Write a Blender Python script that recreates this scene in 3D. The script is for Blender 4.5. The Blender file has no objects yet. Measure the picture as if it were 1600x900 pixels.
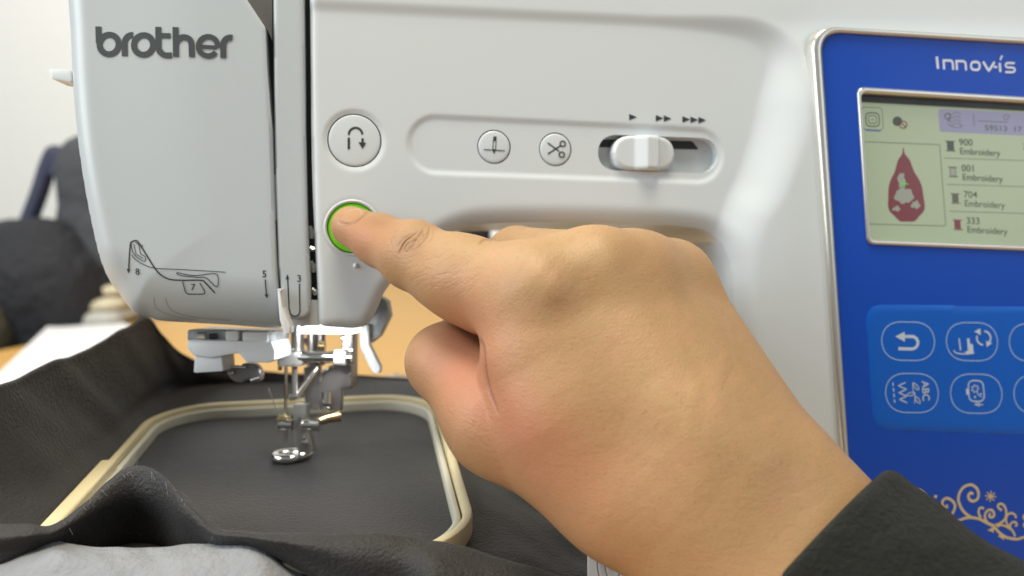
import bpy, bmesh, math, random
import numpy as np
from mathutils import Vector, Matrix
from mathutils.bvhtree import BVHTree
random.seed(4); np.random.seed(4)
R = math.radians

# ------------------------------------------------------------------ camera, world, lights, exposure
sc = bpy.context.scene
COL = sc.collection
F = 1256.0                      # focal length in photo pixels (1600 wide)
PITCH = R(8.0)
TABLE_Z = -190.0                # table below the lens, mm
cam_d = bpy.data.cameras.new('camera'); cam = bpy.data.objects.new('camera', cam_d); COL.objects.link(cam)
cam.location = (0, 0, -TABLE_Z * .001); cam.rotation_euler = (R(90) - PITCH, 0, 0)
cam_d.sensor_width = 36; cam_d.lens = 36 * F / 1600; cam_d.clip_start = .01; cam_d.clip_end = 50
cam_d.dof.use_dof = True; cam_d.dof.focus_distance = .225; cam_d.dof.aperture_fstop = 9.5
sc.camera = cam
wd = bpy.data.worlds.new('World'); sc.world = wd; wd.use_nodes = True
wd.node_tree.nodes['Background'].inputs[0].default_value = (.89, .96, 1.0, 1)
wd.node_tree.nodes['Background'].inputs[1].default_value = .28
def area(name, loc, target, size, power, color, sy=None):
    l = bpy.data.lights.new(name, 'AREA'); l.energy = power; l.color = color; l.size = size
    if sy: l.shape = 'RECTANGLE'; l.size_y = sy
    o = bpy.data.objects.new(name, l); COL.objects.link(o); o.location = loc
    o.rotation_euler = (Vector(target) - Vector(loc)).to_track_quat('-Z', 'Y').to_euler()
    return o
area('ceiling_lamp', (-.02, .06, 1.25), (.0, .3, .1), .45, 14, (1, .91, .72))
area('window_light', (-1.25, -.30, .75), (0, .3, .12), .9, 21, (.89, .965, 1), 1.1)
area('right_fill_light', (1.1, -.35, .7), (.05, .3, .15), .35, 2.4, (.92, .97, 1), .9)  # unseen fill, added from the right to lift the column
area('room_light', (-.75, .75, 1.2), (-.5, 1.3, .2), .6, 10, (1, .99, .97))
vs = sc.view_settings
vs.view_transform = 'Standard'; vs.look = 'None'; vs.gamma = 1; vs.exposure = 0.0; vs.use_curve_mapping = False

# ------------------------------------------------------------------ geometry of the photograph: pixel rays
cp, sp = math.cos(PITCH), math.sin(PITCH)
A = np.array
def ray(px, py):
    dx = (np.asarray(px, float) - 800) / F; dz = (450 - np.asarray(py, float)) / F
    return np.stack([dx + 0 * dz, cp + dz * sp + 0 * dx, -sp + dz * cp + 0 * dx], -1)
def at(px, py, d):              # point at camera depth d (mm)
    return ray(px, py) * np.asarray(d, float)[..., None]
def at_z(px, py, z):            # point on the horizontal plane z (mm)
    r = ray(px, py); return r * (np.asarray(z, float) / r[..., 2])[..., None]
YAW, TILT = R(11), R(6)
O = 265 * A([0, cp, -sp])
U = A([math.cos(YAW), math.sin(YAW), 0]); N0 = A([math.sin(YAW), -math.cos(YAW), 0])
V = math.cos(TILT) * A([0, 0, 1.]) - math.sin(TILT) * N0
Nn = math.cos(TILT) * N0 + math.sin(TILT) * A([0, 0, 1.])
def ST(px, py, h=0.0):          # pixel -> front plane coordinates (s,t) at height h above it
    r = ray(px, py); t = (O @ Nn + h) / (r @ Nn); p = r * t[..., None] - O
    return np.stack([p @ U, p @ V], -1)
def S3(st, h): return O + st[..., :1] * U + st[..., 1:2] * V + np.asarray(h, float)[..., None] * Nn
def PX(st, h=0.0):              # front plane -> pixel
    p = S3(st, np.zeros(st.shape[:-1]) + h)
    y = p[..., 1] * cp - p[..., 2] * sp; z = p[..., 1] * sp + p[..., 2] * cp
    return np.stack([800 + F * p[..., 0] / y, 450 - F * z / y], -1)
MMPX = 265 / F
def w3(p):                      # mm -> metres, table top at z = 0
    q = np.asarray(p, float) * .001; q = q.copy(); q[..., 2] -= TABLE_Z * .001; return q

# ------------------------------------------------------------------ object helpers
def root(name, loc, label, cat, group=None):
    o = bpy.data.objects.new(name, None); COL.objects.link(o); o.location = loc; o.empty_display_size = .02
    o['label'] = label; o['category'] = cat
    if group: o['group'] = group
    return o
def origin(parent):
    v = Vector((0, 0, 0))
    while parent: v += parent.location; parent = parent.parent
    return A(v)
def mesh(name, verts, faces, mat, parent=None, smooth=True, angle=38, mm=True):
    v = w3(verts) if mm else np.asarray(verts, float)
    v = v - origin(parent)
    me = bpy.data.meshes.new(name); me.from_pydata([tuple(map(float, q)) for q in v], [], [tuple(map(int, f)) for f in faces]); me.validate(); me.update()
    if smooth:
        me.polygons.foreach_set('use_smooth', [True] * len(me.polygons))
        if angle: me.set_sharp_from_angle(angle=R(angle))
    o = bpy.data.objects.new(name, me); COL.objects.link(o)
    if mat: me.materials.append(mat)
    if parent: o.parent = parent
    return o
def tag(o, label, cat, group=None):
    o['label'] = label; o['category'] = cat
    if group: o['group'] = group
    return o
def catmull(pts, n=8, closed=True):
    p = np.asarray(pts, float); m = len(p); out = []
    rng = range(m) if closed else range(m - 1)
    for i in rng:
        if closed: a, b, c, d = p[(i - 1) % m], p[i], p[(i + 1) % m], p[(i + 2) % m]
        else: a, b, c, d = p[max(i - 1, 0)], p[i], p[i + 1], p[min(i + 2, m - 1)]
        for k in range(n):
            t = k / n
            out.append(.5 * ((2 * b) + (c - a) * t + (2 * a - 5 * b + 4 * c - d) * t * t + (3 * b - a - 3 * c + d) * t ** 3))
    if not closed: out.append(p[-1])
    return A(out)
def dense(pts, step, closed=True):
    p = np.asarray(pts, float); out = []; m = len(p)
    for i in range(m if closed else m - 1):
        a, b = p[i], p[(i + 1) % m]; n = max(1, int(np.linalg.norm(b - a) / step))
        out += [a + (b - a) * k / n for k in range(n)]
    if not closed: out.append(p[-1])
    return A(out)
def roundpoly(pts, rads, n=7):
    p = [A(q, ) * 1.0 for q in pts]; m = len(p); out = []
    if not hasattr(rads, '__len__'): rads = [rads] * m
    for i in range(m):
        a, b, c, r = p[i - 1], p[i], p[(i + 1) % m], rads[i]
        if r <= 0: out.append(b); continue
        u = (a - b) / np.linalg.norm(a - b); v = (c - b) / np.linalg.norm(c - b)
        half = math.acos(max(-1, min(1, u @ v))) / 2; d = r / math.tan(half)
        d = min(d, .49 * np.linalg.norm(a - b), .49 * np.linalg.norm(c - b))
        s, e = b + u * d, b + v * d
        for k in range(n + 1):
            t = k / n; out.append((1 - t) ** 2 * s * 1 + 2 * t * (1 - t) * (b * .86 + (s + e) * .07) + t * t * e)
    return A(out)
def seg_dist(pts, poly, closed=True):
    """distance and nearest point from pts (n,2) to a polyline"""
    a = poly; b = np.roll(poly, -1, 0)
    if not closed: a, b = poly[:-1], poly[1:]
    best = np.full(len(pts), 1e9); near = np.zeros_like(pts)
    for p0, p1 in zip(a, b):
        d = p1 - p0; L = d @ d
        if L < 1e-12: continue
        t = np.clip(((pts - p0) @ d) / L, 0, 1); q = p0 + t[:, None] * d
        e = ((pts - q) ** 2).sum(1); m = e < best
        best[m] = e[m]; near[m] = q[m]
    return np.sqrt(best), near
def inside(pts, poly):
    r = np.zeros(len(pts), bool); n = len(poly)
    for i in range(n):
        (x0, y0), (x1, y1) = poly[i - 1], poly[i]
        if y0 == y1: continue
        c = ((y0 > pts[:, 1]) != (y1 > pts[:, 1])) & (pts[:, 0] < (x1 - x0) * (pts[:, 1] - y0) / (y1 - y0) + x0)
        r ^= c
    return r
def sstep(a, b, x):
    t = np.clip((x - a) / (b - a), 0, 1); return t * t * (3 - 2 * t)
def slab(name, outline, hfun, mat, parent, step=.8, back=20, holes=(), hole_depth=5):
    """plate in the front plane: height field over an outline (s,t) with holes and side walls"""
    lo, hi = outline.min(0) - step * 1.5, outline.max(0) + step * 1.5
    xs, ys = np.arange(lo[0], hi[0], step), np.arange(lo[1], hi[1], step)
    g = np.stack(np.meshgrid(xs, ys, indexing='ij'), -1); nx, ny = g.shape[:2]; p = g.reshape(-1, 2)
    d, near = seg_dist(p, outline); sd = np.where(inside(p, outline), -d, d); ishole = np.zeros(len(p), bool)
    for hpoly in holes:
        dh, nh = seg_dist(p, hpoly); sh = np.where(inside(p, hpoly), dh, -dh)
        m = sh > sd; sd[m] = sh[m]; near[m] = nh[m]; ishole[m] = True
    core = sd < -.35 * step
    idx = np.arange(nx * ny).reshape(nx, ny)
    c = np.stack([idx[:-1, :-1], idx[1:, :-1], idx[1:, 1:], idx[:-1, 1:]], -1).reshape(-1, 4)
    c = c[core[c].any(1)]
    used = np.unique(c); pos = p.copy(); snap = ~core; pos[snap] = near[snap]
    remap = np.full(nx * ny, -1); remap[used] = np.arange(len(used)); c = remap[c]; st = pos[used]; ish = ishole[used]
    h = hfun(st)
    v = S3(st, h)
    e = np.concatenate([c[:, [0, 1]], c[:, [1, 2]], c[:, [2, 3]], c[:, [3, 0]]]); key = np.sort(e, 1)
    _, inv, cnt = np.unique(key, axis=0, return_inverse=True, return_counts=True); be = e[cnt[inv.ravel()] == 1]
    bv = np.unique(be); bm_ = {int(k): len(v) + i for i, k in enumerate(bv)}
    hb = np.where(ish[bv], h[bv] - hole_depth, -back)
    v = np.concatenate([v, S3(st[bv], hb)])
    faces = [tuple(f) for f in c] + [(int(b), int(a), bm_[int(a)], bm_[int(b)]) for a, b in be]
    ff = []
    for f in faces:                                     # drop collapsed corners
        q = [f[0]]
        for k in f[1:]:
            if np.abs(v[k] - v[q[-1]]).max() > 1e-6: q.append(k)
        if len(q) > 2 and np.abs(v[q[0]] - v[q[-1]]).max() <= 1e-6: q.pop()
        if len(set(q)) > 2: ff.append(q)
    return mesh(name, v, ff, mat, parent)
def roll(d, Rr, D=None):                                # rounded edge: inset Rr, drop D
    D = Rr if D is None else D
    x = np.clip(1 - d / Rr, 0, 1); return -D * (1 - np.sqrt(np.maximum(0, 1 - x * x)))
def circ_st(px, py, rpx, n=48, h=0):
    c = ST(A(px), A(py), h); r = rpx * MMPX * 1.0
    a = np.linspace(0, 2 * math.pi, n, endpoint=False); return c + r * np.stack([np.cos(a), np.sin(a)], -1)
def px_poly(pts, h=0):
    p = np.asarray(pts, float); return ST(p[:, 0], p[:, 1], h)

# flat print: ribbons and filled shapes laid on a surface
class Print:
    def __init__(s, hfun, lift=.1): s.v = []; s.f = []; s.h = hfun; s.l = lift; s.n = 0
    def _add(s, st, faces):
        lift = s.l + .012 * (s.n % 12); s.n += 1
        h = s.h(st) + lift; b = sum(len(x) for x in s.v)
        s.v.append(S3(st, h)); s.f += [tuple(i + b for i in f) for f in faces]
    def stroke(s, pts, w, closed=False, h0=0.0):        # pts in pixels, width in pixels
        p = dense(pts, 2.5, closed); p = ST(p[:, 0], p[:, 1], h0); w = w * MMPX / 2
        t = np.roll(p, -1, 0) - np.roll(p, 1, 0)
        if not closed: t[0] = p[1] - p[0]; t[-1] = p[-1] - p[-2]
        t /= np.linalg.norm(t, axis=1)[:, None] + 1e-9; nrm = np.stack([-t[:, 1], t[:, 0]], -1)
        m = len(p); st = np.concatenate([p + nrm * w, p - nrm * w]); fs = []
        for i in range(m if closed else m - 1):
            j = (i + 1) % m; fs.append((i + m, j + m, j, i))
        s._add(st, fs)
    def fill(s, pts, h0=0.0):
        p = np.asarray(pts, float); q = ST(p[:, 0], p[:, 1], h0)
        a = np.sum(q[:, 0] * np.roll(q[:, 1], -1) - np.roll(q[:, 0], -1) * q[:, 1])
        if a < 0: q = q[::-1]
        s._add(q, [tuple(range(len(q)))])
    def text(s, body, p0, ex, ey, h0=0.0, bold=0.0):    # p0 baseline start, ex/ey = pixels per font unit
        cu = bpy.data.curves.new('text', 'FONT'); cu.body = body; cu.size = 1; cu.offset = bold
        cu.resolution_u = 4
        ob = bpy.data.objects.new('text', cu); COL.objects.link(ob)
        me = bpy.data.meshes.new_from_object(ob.evaluated_get(bpy.context.evaluated_depsgraph_get()))
        vv = A([v.co[:2] for v in me.vertices]); fs = [tuple(f.vertices) for f in me.polygons]
        bpy.data.objects.remove(ob); bpy.data.curves.remove(cu); bpy.data.meshes.remove(me)
        q = A(p0, ) + vv[:, :1] * A(ex) + vv[:, 1:] * A(ey)
        s._add(ST(q[:, 0], q[:, 1], h0), fs)
    def build(s, name, mat, parent): return mesh(name, np.concatenate(s.v), s.f, mat, parent, smooth=False)
def arc(cx, cy, r, a0, a1, n=16, ry=None):
    a = np.radians(np.linspace(a0, a1, n)); return np.stack([cx + r * np.cos(a), cy + (ry or r) * np.sin(a)], -1)
def path(*segs): return np.concatenate([np.atleast_2d(A(q, ) * 1.0) for q in segs])

# solids set at a camera depth
def extrude(name, pts, d, thick, mat, parent, bevel=.4, slope=0.0):
    """outline in pixels standing at camera depth d, thick mm deep"""
    p = np.asarray(pts, float); f = at(p[:, 0], p[:, 1], np.full(len(p), float(d)))
    fw = A([0, cp, -sp]); n = len(p)
    bm = bmesh.new(); vs_ = [bm.verts.new(w3(q) - origin(parent)) for q in f]; vb = [bm.verts.new(w3(q + fw * thick) - origin(parent)) for q in f]
    bm.faces.new(vs_); bm.faces.new(vb[::-1])
    for i in range(n): bm.faces.new((vs_[i], vb[i], vb[(i + 1) % n], vs_[(i + 1) % n]))
    bmesh.ops.recalc_face_normals(bm, faces=bm.faces)
    if bevel > 0:
        es = [e for e in bm.edges if e.calc_face_angle(0) > R(40)]
        bmesh.ops.bevel(bm, geom=es, offset=bevel * .001, segments=2, affect='EDGES', profile=.6, clamp_overlap=True)
    me = bpy.data.meshes.new(name); bm.to_mesh(me); bm.free()
    me.polygons.foreach_set('use_smooth', [True] * len(me.polygons)); me.set_sharp_from_angle(angle=R(35))
    o = bpy.data.objects.new(name, me); COL.objects.link(o); me.materials.append(mat)
    if parent: o.parent = parent
    return o
def tube(name, pts, rad, mat, parent, n=10, closed=False, mm=True):
    p = np.asarray(pts, float); m = len(p); rad = np.broadcast_to(rad, (m,))
    v, f = [], []; prev = None
    for i in range(m):
        t = p[(i + 1) % m] - p[i - 1] if closed else p[min(i + 1, m - 1)] - p[max(i - 1, 0)]
        t = t / (np.linalg.norm(t) + 1e-9)
        if prev is None: prev = np.cross(t, A([.31, .2, .9])); 
        a = prev - t * (prev @ t); a /= np.linalg.norm(a); b = np.cross(t, a); prev = a
        for k in range(n):
            q = 2 * math.pi * k / n; v.append(p[i] + rad[i] * (math.cos(q) * a + math.sin(q) * b))
    for i in range(m if closed else m - 1):
        for k in range(n):
            j = ((i + 1) % m) * n; f.append((i * n + k, i * n + (k + 1) % n, j + (k + 1) % n, j + k))
    if not closed: f += [tuple(range(n))[::-1], tuple(range((m - 1) * n, m * n))]
    return mesh(name, v, f, mat, parent, mm=mm)
def box(name, c, ax, half, mat, parent, bevel=1.0):     # oriented box, mm
    bm = bmesh.new(); vs_ = []
    for sx in (-1, 1):
        for sy in (-1, 1):
            for sz in (-1, 1): vs_.append(bm.verts.new(w3(c + sx * half[0] * ax[0] + sy * half[1] * ax[1] + sz * half[2] * ax[2]) - origin(parent)))
    for f in ((0, 1, 3, 2), (4, 6, 7, 5), (0, 4, 5, 1), (2, 3, 7, 6), (0, 2, 6, 4), (1, 5, 7, 3)): bm.faces.new([vs_[i] for i in f])
    bmesh.ops.recalc_face_normals(bm, faces=bm.faces)
    if bevel: bmesh.ops.bevel(bm, geom=bm.edges[:], offset=bevel * .001, segments=3, affect='EDGES', profile=.5)
    me = bpy.data.meshes.new(name); bm.to_mesh(me); bm.free(); me.polygons.foreach_set('use_smooth', [True] * len(me.polygons)); me.set_sharp_from_angle(angle=R(35))
    o = bpy.data.objects.new(name, me); COL.objects.link(o); me.materials.append(mat)
    if parent: o.parent = parent
    return o

# ------------------------------------------------------------------ materials
def lin(r, g, b):
    f = lambda c: (c / 255 / 12.92) if c / 255 <= .04045 else ((c / 255 + .055) / 1.055) ** 2.4
    return (f(r), f(g), f(b), 1)
class M:
    def __init__(s, name, color, rough=.5, metal=0, spec=.5):
        s.m = bpy.data.materials.new(name); s.m.use_nodes = True; s.nt = s.m.node_tree
        s.b = s.nt.nodes['Principled BSDF']; s.set('Base Color', color); s.set('Roughness', rough); s.set('Metallic', metal); s.set('Specular IOR Level', spec)
        s.tc = s.nt.nodes.new('ShaderNodeTexCoord')
    def set(s, k, v): s.b.inputs[k].default_value = v
    def noise(s, scale, detail=4, rough=.55, stretch=None):
        n = s.nt.nodes.new('ShaderNodeTexNoise'); n.inputs['Scale'].default_value = scale; n.inputs['Detail'].default_value = detail; n.inputs['Roughness'].default_value = rough
        if stretch:
            mp = s.nt.nodes.new('ShaderNodeMapping'); mp.inputs['Scale'].default_value = stretch[:3]
            if len(stretch) > 3: mp.inputs['Rotation'].default_value = stretch[3:]
            s.nt.links.new(s.tc.outputs['Object'], mp.inputs[0]); s.nt.links.new(mp.outputs[0], n.inputs['Vector'])
        else: s.nt.links.new(s.tc.outputs['Object'], n.inputs['Vector'])
        return n.outputs['Fac']
    def ramp(s, fac, stops):
        r = s.nt.nodes.new('ShaderNodeValToRGB'); e = r.color_ramp.elements
        e[0].position, e[0].color = stops[0]; e[1].position, e[1].color = stops[-1]
        for p, c in stops[1:-1]: x = e.new(p); x.color = c
        s.nt.links.new(fac, r.inputs[0]); return r.outputs[0]
    def color(s, sock): s.nt.links.new(sock, s.b.inputs['Base Color'])
    def mix(s, fac, a, b, mode='MIX'):
        x = s.nt.nodes.new('ShaderNodeMix'); x.data_type = 'RGBA'; x.blend_type = mode
        for k, v in ((0, fac), (6, a), (7, b)):
            if hasattr(v, 'links'): s.nt.links.new(v, x.inputs[k])
            else: x.inputs[k].default_value = v
        return x.outputs[2]
    def math(s, op, a, b):
        x = s.nt.nodes.new('ShaderNodeMath'); x.operation = op
        for k, v in ((0, a), (1, b)):
            if hasattr(v, 'links'): s.nt.links.new(v, x.inputs[k])
            else: x.inputs[k].default_value = v
        return x.outputs[0]
    def bump(s, h, dist, strength=1.0):
        b = s.nt.nodes.new('ShaderNodeBump'); b.inputs['Distance'].default_value = dist; b.inputs['Strength'].default_value = strength
        s.nt.links.new(h, b.inputs['Height'])
        if s.b.inputs['Normal'].links: s.nt.links.new(s.b.inputs['Normal'].links[0].from_socket, b.inputs['Normal'])
        s.nt.links.new(b.outputs[0], s.b.inputs['Normal'])
    def roughvar(s, scale, lo, hi):
        r = s.nt.nodes.new('ShaderNodeMapRange'); r.inputs[3].default_value = lo; r.inputs[4].default_value = hi
        s.nt.links.new(s.noise(scale, 5), r.inputs[0]); s.nt.links.new(r.outputs[0], s.b.inputs['Roughness'])
    def emit(s, color, strength): s.set('Emission Color', color); s.set('Emission Strength', strength)
def plastic(name, col, rough=.35, bump=.00001, spec=.5):
    m = M(name, col, rough, 0, spec); m.roughvar(60, rough - .06, rough + .1); m.bump(m.noise(1500, 2), bump); 
    c2 = tuple(x * .95 for x in col[:3]) + (1,)
    m.color(m.mix(m.noise(14, 6), col, c2)); return m.m
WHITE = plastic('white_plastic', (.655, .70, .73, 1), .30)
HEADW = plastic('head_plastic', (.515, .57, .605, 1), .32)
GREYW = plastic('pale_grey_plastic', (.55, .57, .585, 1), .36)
DARK = plastic('dark_plastic', (.012, .013, .015, 1), .4)
DGREY = plastic('grey_plastic', lin(105, 103, 102), .45)
MGREY = plastic('mid_grey_plastic', lin(150, 156, 160), .4)
INK = M('grey_ink', lin(66, 73, 76), .5).m
INK2 = M('dark_ink', lin(48, 52, 56), .55).m
BLUE = plastic('blue_panel', lin(16, 74, 186), .3, spec=.22)
KEYBLUE = plastic('blue_keypad', lin(14, 94, 200), .34, spec=.22)
KEYINK = M('pale_blue_ink', lin(168, 196, 232), .5).m
ICONINK = M('grey_blue_ink', lin(190, 205, 225), .5).m
LOGOINK = M('silver_ink', lin(215, 220, 238), .4).m
GOLD = M('gold_ink', lin(204, 188, 142), .5, .1).m
SILVER = M('silver_trim', lin(205, 203, 196), .3, .75).m
CHROME = M('chrome', lin(225, 222, 216), .12, 1).m
STEEL = M('steel', lin(170, 166, 160), .28, .8).m
DSTEEL = M('dark_steel', lin(134, 128, 125), .3, .65).m
BRASS = M('brass', lin(216, 192, 142), .25, 1).m
clear = M('clear_plastic', (.9, .93, .95, 1), .12); clear.set('Transmission Weight', .75); clear.set('IOR', 1.3); CLEAR = clear.m
lev = plastic('lever_plastic', lin(222, 223, 223), .35); LEVER = lev
grn = M('green_button', lin(105, 190, 14), .35); grn.emit(lin(110, 215, 0), .22); GREEN = grn.m
led = M('led_lens', (1, 1, 1, 1), .4); led.emit((.95, .98, 1, 1), 1.7); LED = led.m
def screen_mat(name, col, e):
    m = M(name, tuple(x * .35 for x in col[:3]) + (1,), .25); m.emit(col, e); return m.m
LCD = screen_mat('lcd_green', lin(176, 190, 158), .47)
LCDV = screen_mat('lcd_lavender', lin(150, 148, 178), .47)
LCDK = screen_mat('lcd_dark', lin(62, 68, 56), .6)
LCDR = screen_mat('lcd_red', lin(128, 58, 64), .45)
LCDG = screen_mat('lcd_grey', lin(160, 164, 150), .45)
LCDB = screen_mat('lcd_blue', lin(88, 92, 160), .7)
LCDC = screen_mat('lcd_cross', lin(90, 200, 70), .7)
LCDO = screen_mat('lcd_olive', lin(84, 88, 66), .6)

# ------------------------------------------------------------------ the setting: table top, wall
wood = M('wood', lin(214, 165, 88), .45)
g1 = wood.noise(9, 6, .6, (1.2, 22, 1, 0, 0, .25)); g2 = wood.noise(3, 3)
wood.color(wood.mix(g2, wood.ramp(g1, [(.3, lin(178, 130, 62)), (.5, lin(200, 154, 82)), (.7, lin(208, 166, 96))]), lin(198, 152, 78))); wood.bump(g1, .0003)
def flat(name, poly, z0, z1, mat):
    n = len(poly); v = [(x, y, z1) for x, y in poly] + [(x, y, z0) for x, y in poly]
    f = [tuple(range(n)), tuple(range(2 * n - 1, n - 1, -1))] + [(i, i + n, (i + 1) % n + n, (i + 1) % n) for i in range(n)]
    return mesh(name, v, f, mat, None, smooth=False)
tb = flat('table', [(-720, -100), (900, -100), (900, 1550), (-470, 1550), (-500, 980), (-560, 860)], TABLE_Z - 30, TABLE_Z, wood.m)
tag(tb, 'light honey coloured wooden table top under the machine', 'table')
wallm = M('wall_paint', (.82, .81, .77, 1), .8); wallm.bump(wallm.noise(60, 4), .002)
wv = flat('wall', [(-2600, 1700), (1800, 1700), (1800, 1760), (-2600, 1760)], TABLE_Z - 760, 1500, wallm.m); wv['kind'] = 'structure'
floorm = M('floor_vinyl', (.35, .31, .25, 1), .5); floorm.bump(floorm.noise(30, 4), .002)
fl = flat('floor', [(-2600, -400), (1800, -400), (1800, 1700), (-2600, 1700)], TABLE_Z - 780, TABLE_Z - 740, floorm.m); fl['kind'] = 'structure'

# ------------------------------------------------------------------ sewing machine
mb = w3(O + A([30, 60, 0])); 
sm = root('sewing_machine', (float(mb[0]), float(mb[1]), 0.0), 'white computerised sewing and embroidery machine with blue control panel and screen', 'sewing machine')

# --- arm body (right of the needle strip) ---
body_px = catmull([(484, -90), (484, 0), (485, 120), (487, 250), (490, 350), (495, 440), (497, 490), (502, 508), (530, 512), (556, 513), (576, 506), (590, 482), (602, 455), (626, 424), (660, 392), (700, 366), (750, 350), (850, 347), (980, 349), (1070, 353), (1115, 364), (1136, 396), (1144, 460), (1154, 650), (1165, 900), (1174, 1120)], 6, False)
body_px = np.concatenate([body_px, [(1300, 1122), (1500, 1124), (1760, 1126), (1762, 700), (1762, 300), (1762, -90), (1300, -90), (900, -90)]])
body_st = px_poly(body_px)
under_st = px_poly(catmull([(497, 520), (530, 514), (556, 513), (576, 506), (590, 482), (602, 455), (626, 424), (660, 392), (700, 366), (750, 350), (850, 347), (980, 349), (1070, 353), (1115, 364), (1136, 396), (1144, 460), (1154, 650), (1165, 900), (1174, 1120)], 6, False))
left_st = px_poly([(484, -90), (485, 120), (490, 350), (496, 470), (497, 520)])
cove = px_poly(catmull([(300, 0), (490, 7), (700, 17), (1000, 31), (1130, 38), (1190, 50), (1222, 80), (1229, 130), (1214, 210), (1184, 290), (1156, 340), (1144, 420), (1156, 650), (1180, 1000), (1190, 1300)], 6, False))
cove_poly = np.concatenate([cove, px_poly([(300, 1300)])])
pill_l, pill_r = (682, 226), (1090, 243)
pst = px_poly([pill_l, pill_r])
def body_h(st, edges=True):
    st2 = st.reshape(-1, 2)
    d, _ = seg_dist(st2, cove, False); sg = np.where(inside(st2, cove_poly), -d, d)
    px = PX(st2)
    right = sstep(1000, 1230, px[:, 0]) * (.25 + .75 * sstep(30, 170, px[:, 1]))
    rise = .9 + 5.7 * right; wdt = 2.4 + 9.5 * right
    h = rise * sstep(-wdt, wdt * .75, sg)
    dp, _ = seg_dist(st2, pst, False)
    h -= .6 * (1 - sstep(40 * MMPX - .2, 40 * MMPX + 1.3, dp))
    dr = np.hypot(*(st2 - ST(A(554.), A(219.))).T); h -= .5 * (1 - sstep(8.6, 9.8, dr))
    dr = np.hypot(*(st2 - ST(A(551.), A(355.))).T); h -= .25 * (1 - sstep(8.2, 9.6, dr))
    if edges:
        d, _ = seg_dist(st2, under_st, False); rr = 4.5 + 2.5 * sstep(600, 700, px[:, 0])
        xx = np.clip(1 - d / rr, 0, 1); h -= .42 * rr * xx ** 2.5
        d, _ = seg_dist(st2, left_st, False); h += roll(d, 2.2, 2.2)
    return h.reshape(st.shape[:-1])
BTN = {'reverse_button': (554, 219, 40), 'needle_position_button': (772.5, 229, 26.5), 'thread_cutter_button': (868.5, 233, 26.5), 'start_stop_button': (551, 356, 38)}
slot_px = roundpoly([(936, 209), (1124, 216), (1122, 271), (934, 265)], [30, 30, 30, 30], 8)
slot_st = px_poly(slot_px)
holes = [circ_st(*b) for b in BTN.values()] + [slot_st, px_poly(roundpoly([(1338, 139), (1838, 168), (1830, 400), (1354, 380)], [11, 11, 11, 11], 6), 6.7)]
body = slab('arm_body', body_st, body_h, WHITE, sm, step=.72, back=75, holes=holes, hole_depth=6)
# pocket plate behind the buttons and the slot
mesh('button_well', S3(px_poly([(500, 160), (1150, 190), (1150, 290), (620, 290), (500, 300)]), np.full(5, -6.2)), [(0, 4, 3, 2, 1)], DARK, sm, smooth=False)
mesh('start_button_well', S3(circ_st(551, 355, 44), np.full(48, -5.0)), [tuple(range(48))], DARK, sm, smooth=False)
def dome(name, cx, cy, r, h0, bulge, mat, parent, edge=.5, deep=4.0, rings=8):
    c = ST(A(cx * 1.), A(cy * 1.)); rm = r * MMPX; n = 48; v = [S3(c, A(h0 + bulge))]; f = []
    prof = [(rm * k / rings * (1 - edge / rm), h0 + bulge * (1 - (k / rings) ** 2)) for k in range(1, rings + 1)]
    prof += [(rm - edge * (1 - math.sin(a)), h0 - edge * (1 - math.cos(a))) for a in (R(30), R(60), R(90))] + [(rm, h0 - deep)]
    for q, hh in prof:
        for k in range(n): a = 2 * math.pi * k / n; v.append(S3(c + q * A([math.cos(a), math.sin(a)]), A(hh)))
    f = [(0, 1 + k, 1 + (k + 1) % n) for k in range(n)]
    for i in range(len(prof) - 1):
        for k in range(n): f.append((1 + i * n + k, 1 + (i + 1) * n + k, 1 + (i + 1) * n + (k + 1) % n, 1 + i * n + (k + 1) % n))
    return mesh(name, v, f, mat, parent)
btn_obj = {}
for nm, (cx, cy, r) in BTN.items():
    hc = float(body_h(ST(A([cx * 1.]), A([cy * 1.])))[0])
    btn_obj[nm] = dome(nm, cx, cy, r - 1.6, hc + (.15 if nm != 'start_stop_button' else -.1), .2, GREEN if 'start' in nm else WHITE, sm)
# white collar round the green button, reverse button
for (cx, cy, r) in ((551, 356, 40.6), ):
    c = ST(A(cx * 1.), A(cy * 1.)); a = np.linspace(0, 2 * math.pi, 60, endpoint=False)
    hh = float(body_h(A([c]))[0])
    tube('button_collar', S3(c + (r * MMPX) * np.stack([np.cos(a), np.sin(a)], -1), np.full(60, hh + .12)), .42, WHITE, sm, 8, True)
flat_h = lambda h: (lambda st: np.full(st.shape[:-1], float(h)))
# reverse icon
hb_ = float(body_h(px_poly([(554, 219)]))[0]) + .36
p = Print(flat_h(hb_), .06)
p.stroke(path((546, 210), arc(555.5, 210, 10.5, 180, 360, 14)), 3.2); p.stroke([(545, 215), (545, 233)], 3.6); p.stroke([(566.5, 216), (566.5, 224)], 3.6); p.fill([(560, 222), (572, 223), (566.5, 232.5)])
p.build('reverse_symbol', INK2, btn_obj['reverse_button'])
hb2 = float(body_h(px_poly([(772, 229)]))[0]) + .36
p = Print(flat_h(hb2), .06)
p.fill([(771, 213), (776, 213), (775.6, 220), (770.6, 220)]); p.stroke([(771, 219), (770.2, 234), (772, 239), (774.6, 234), (775.2, 219)], 1.3); p.fill([(770, 233), (775, 233), (772, 241)]); p.stroke([(756, 233.5), (789, 235.5)], 1.5)
p.build('needle_symbol', INK2, btn_obj['needle_position_button'])
p = Print(flat_h(float(body_h(px_poly([(868, 233)]))[0]) + .36), .06)
p.stroke([(856, 223), (874, 236.5)], 2.2); p.stroke([(856, 240.5), (876, 227.5)], 2.2)
p.stroke(arc(879.5, 224.5, 4.2, 0, 350, 18), 2, True); p.stroke(arc(878, 241.5, 4.2, 0, 350, 18), 2, True)
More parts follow.
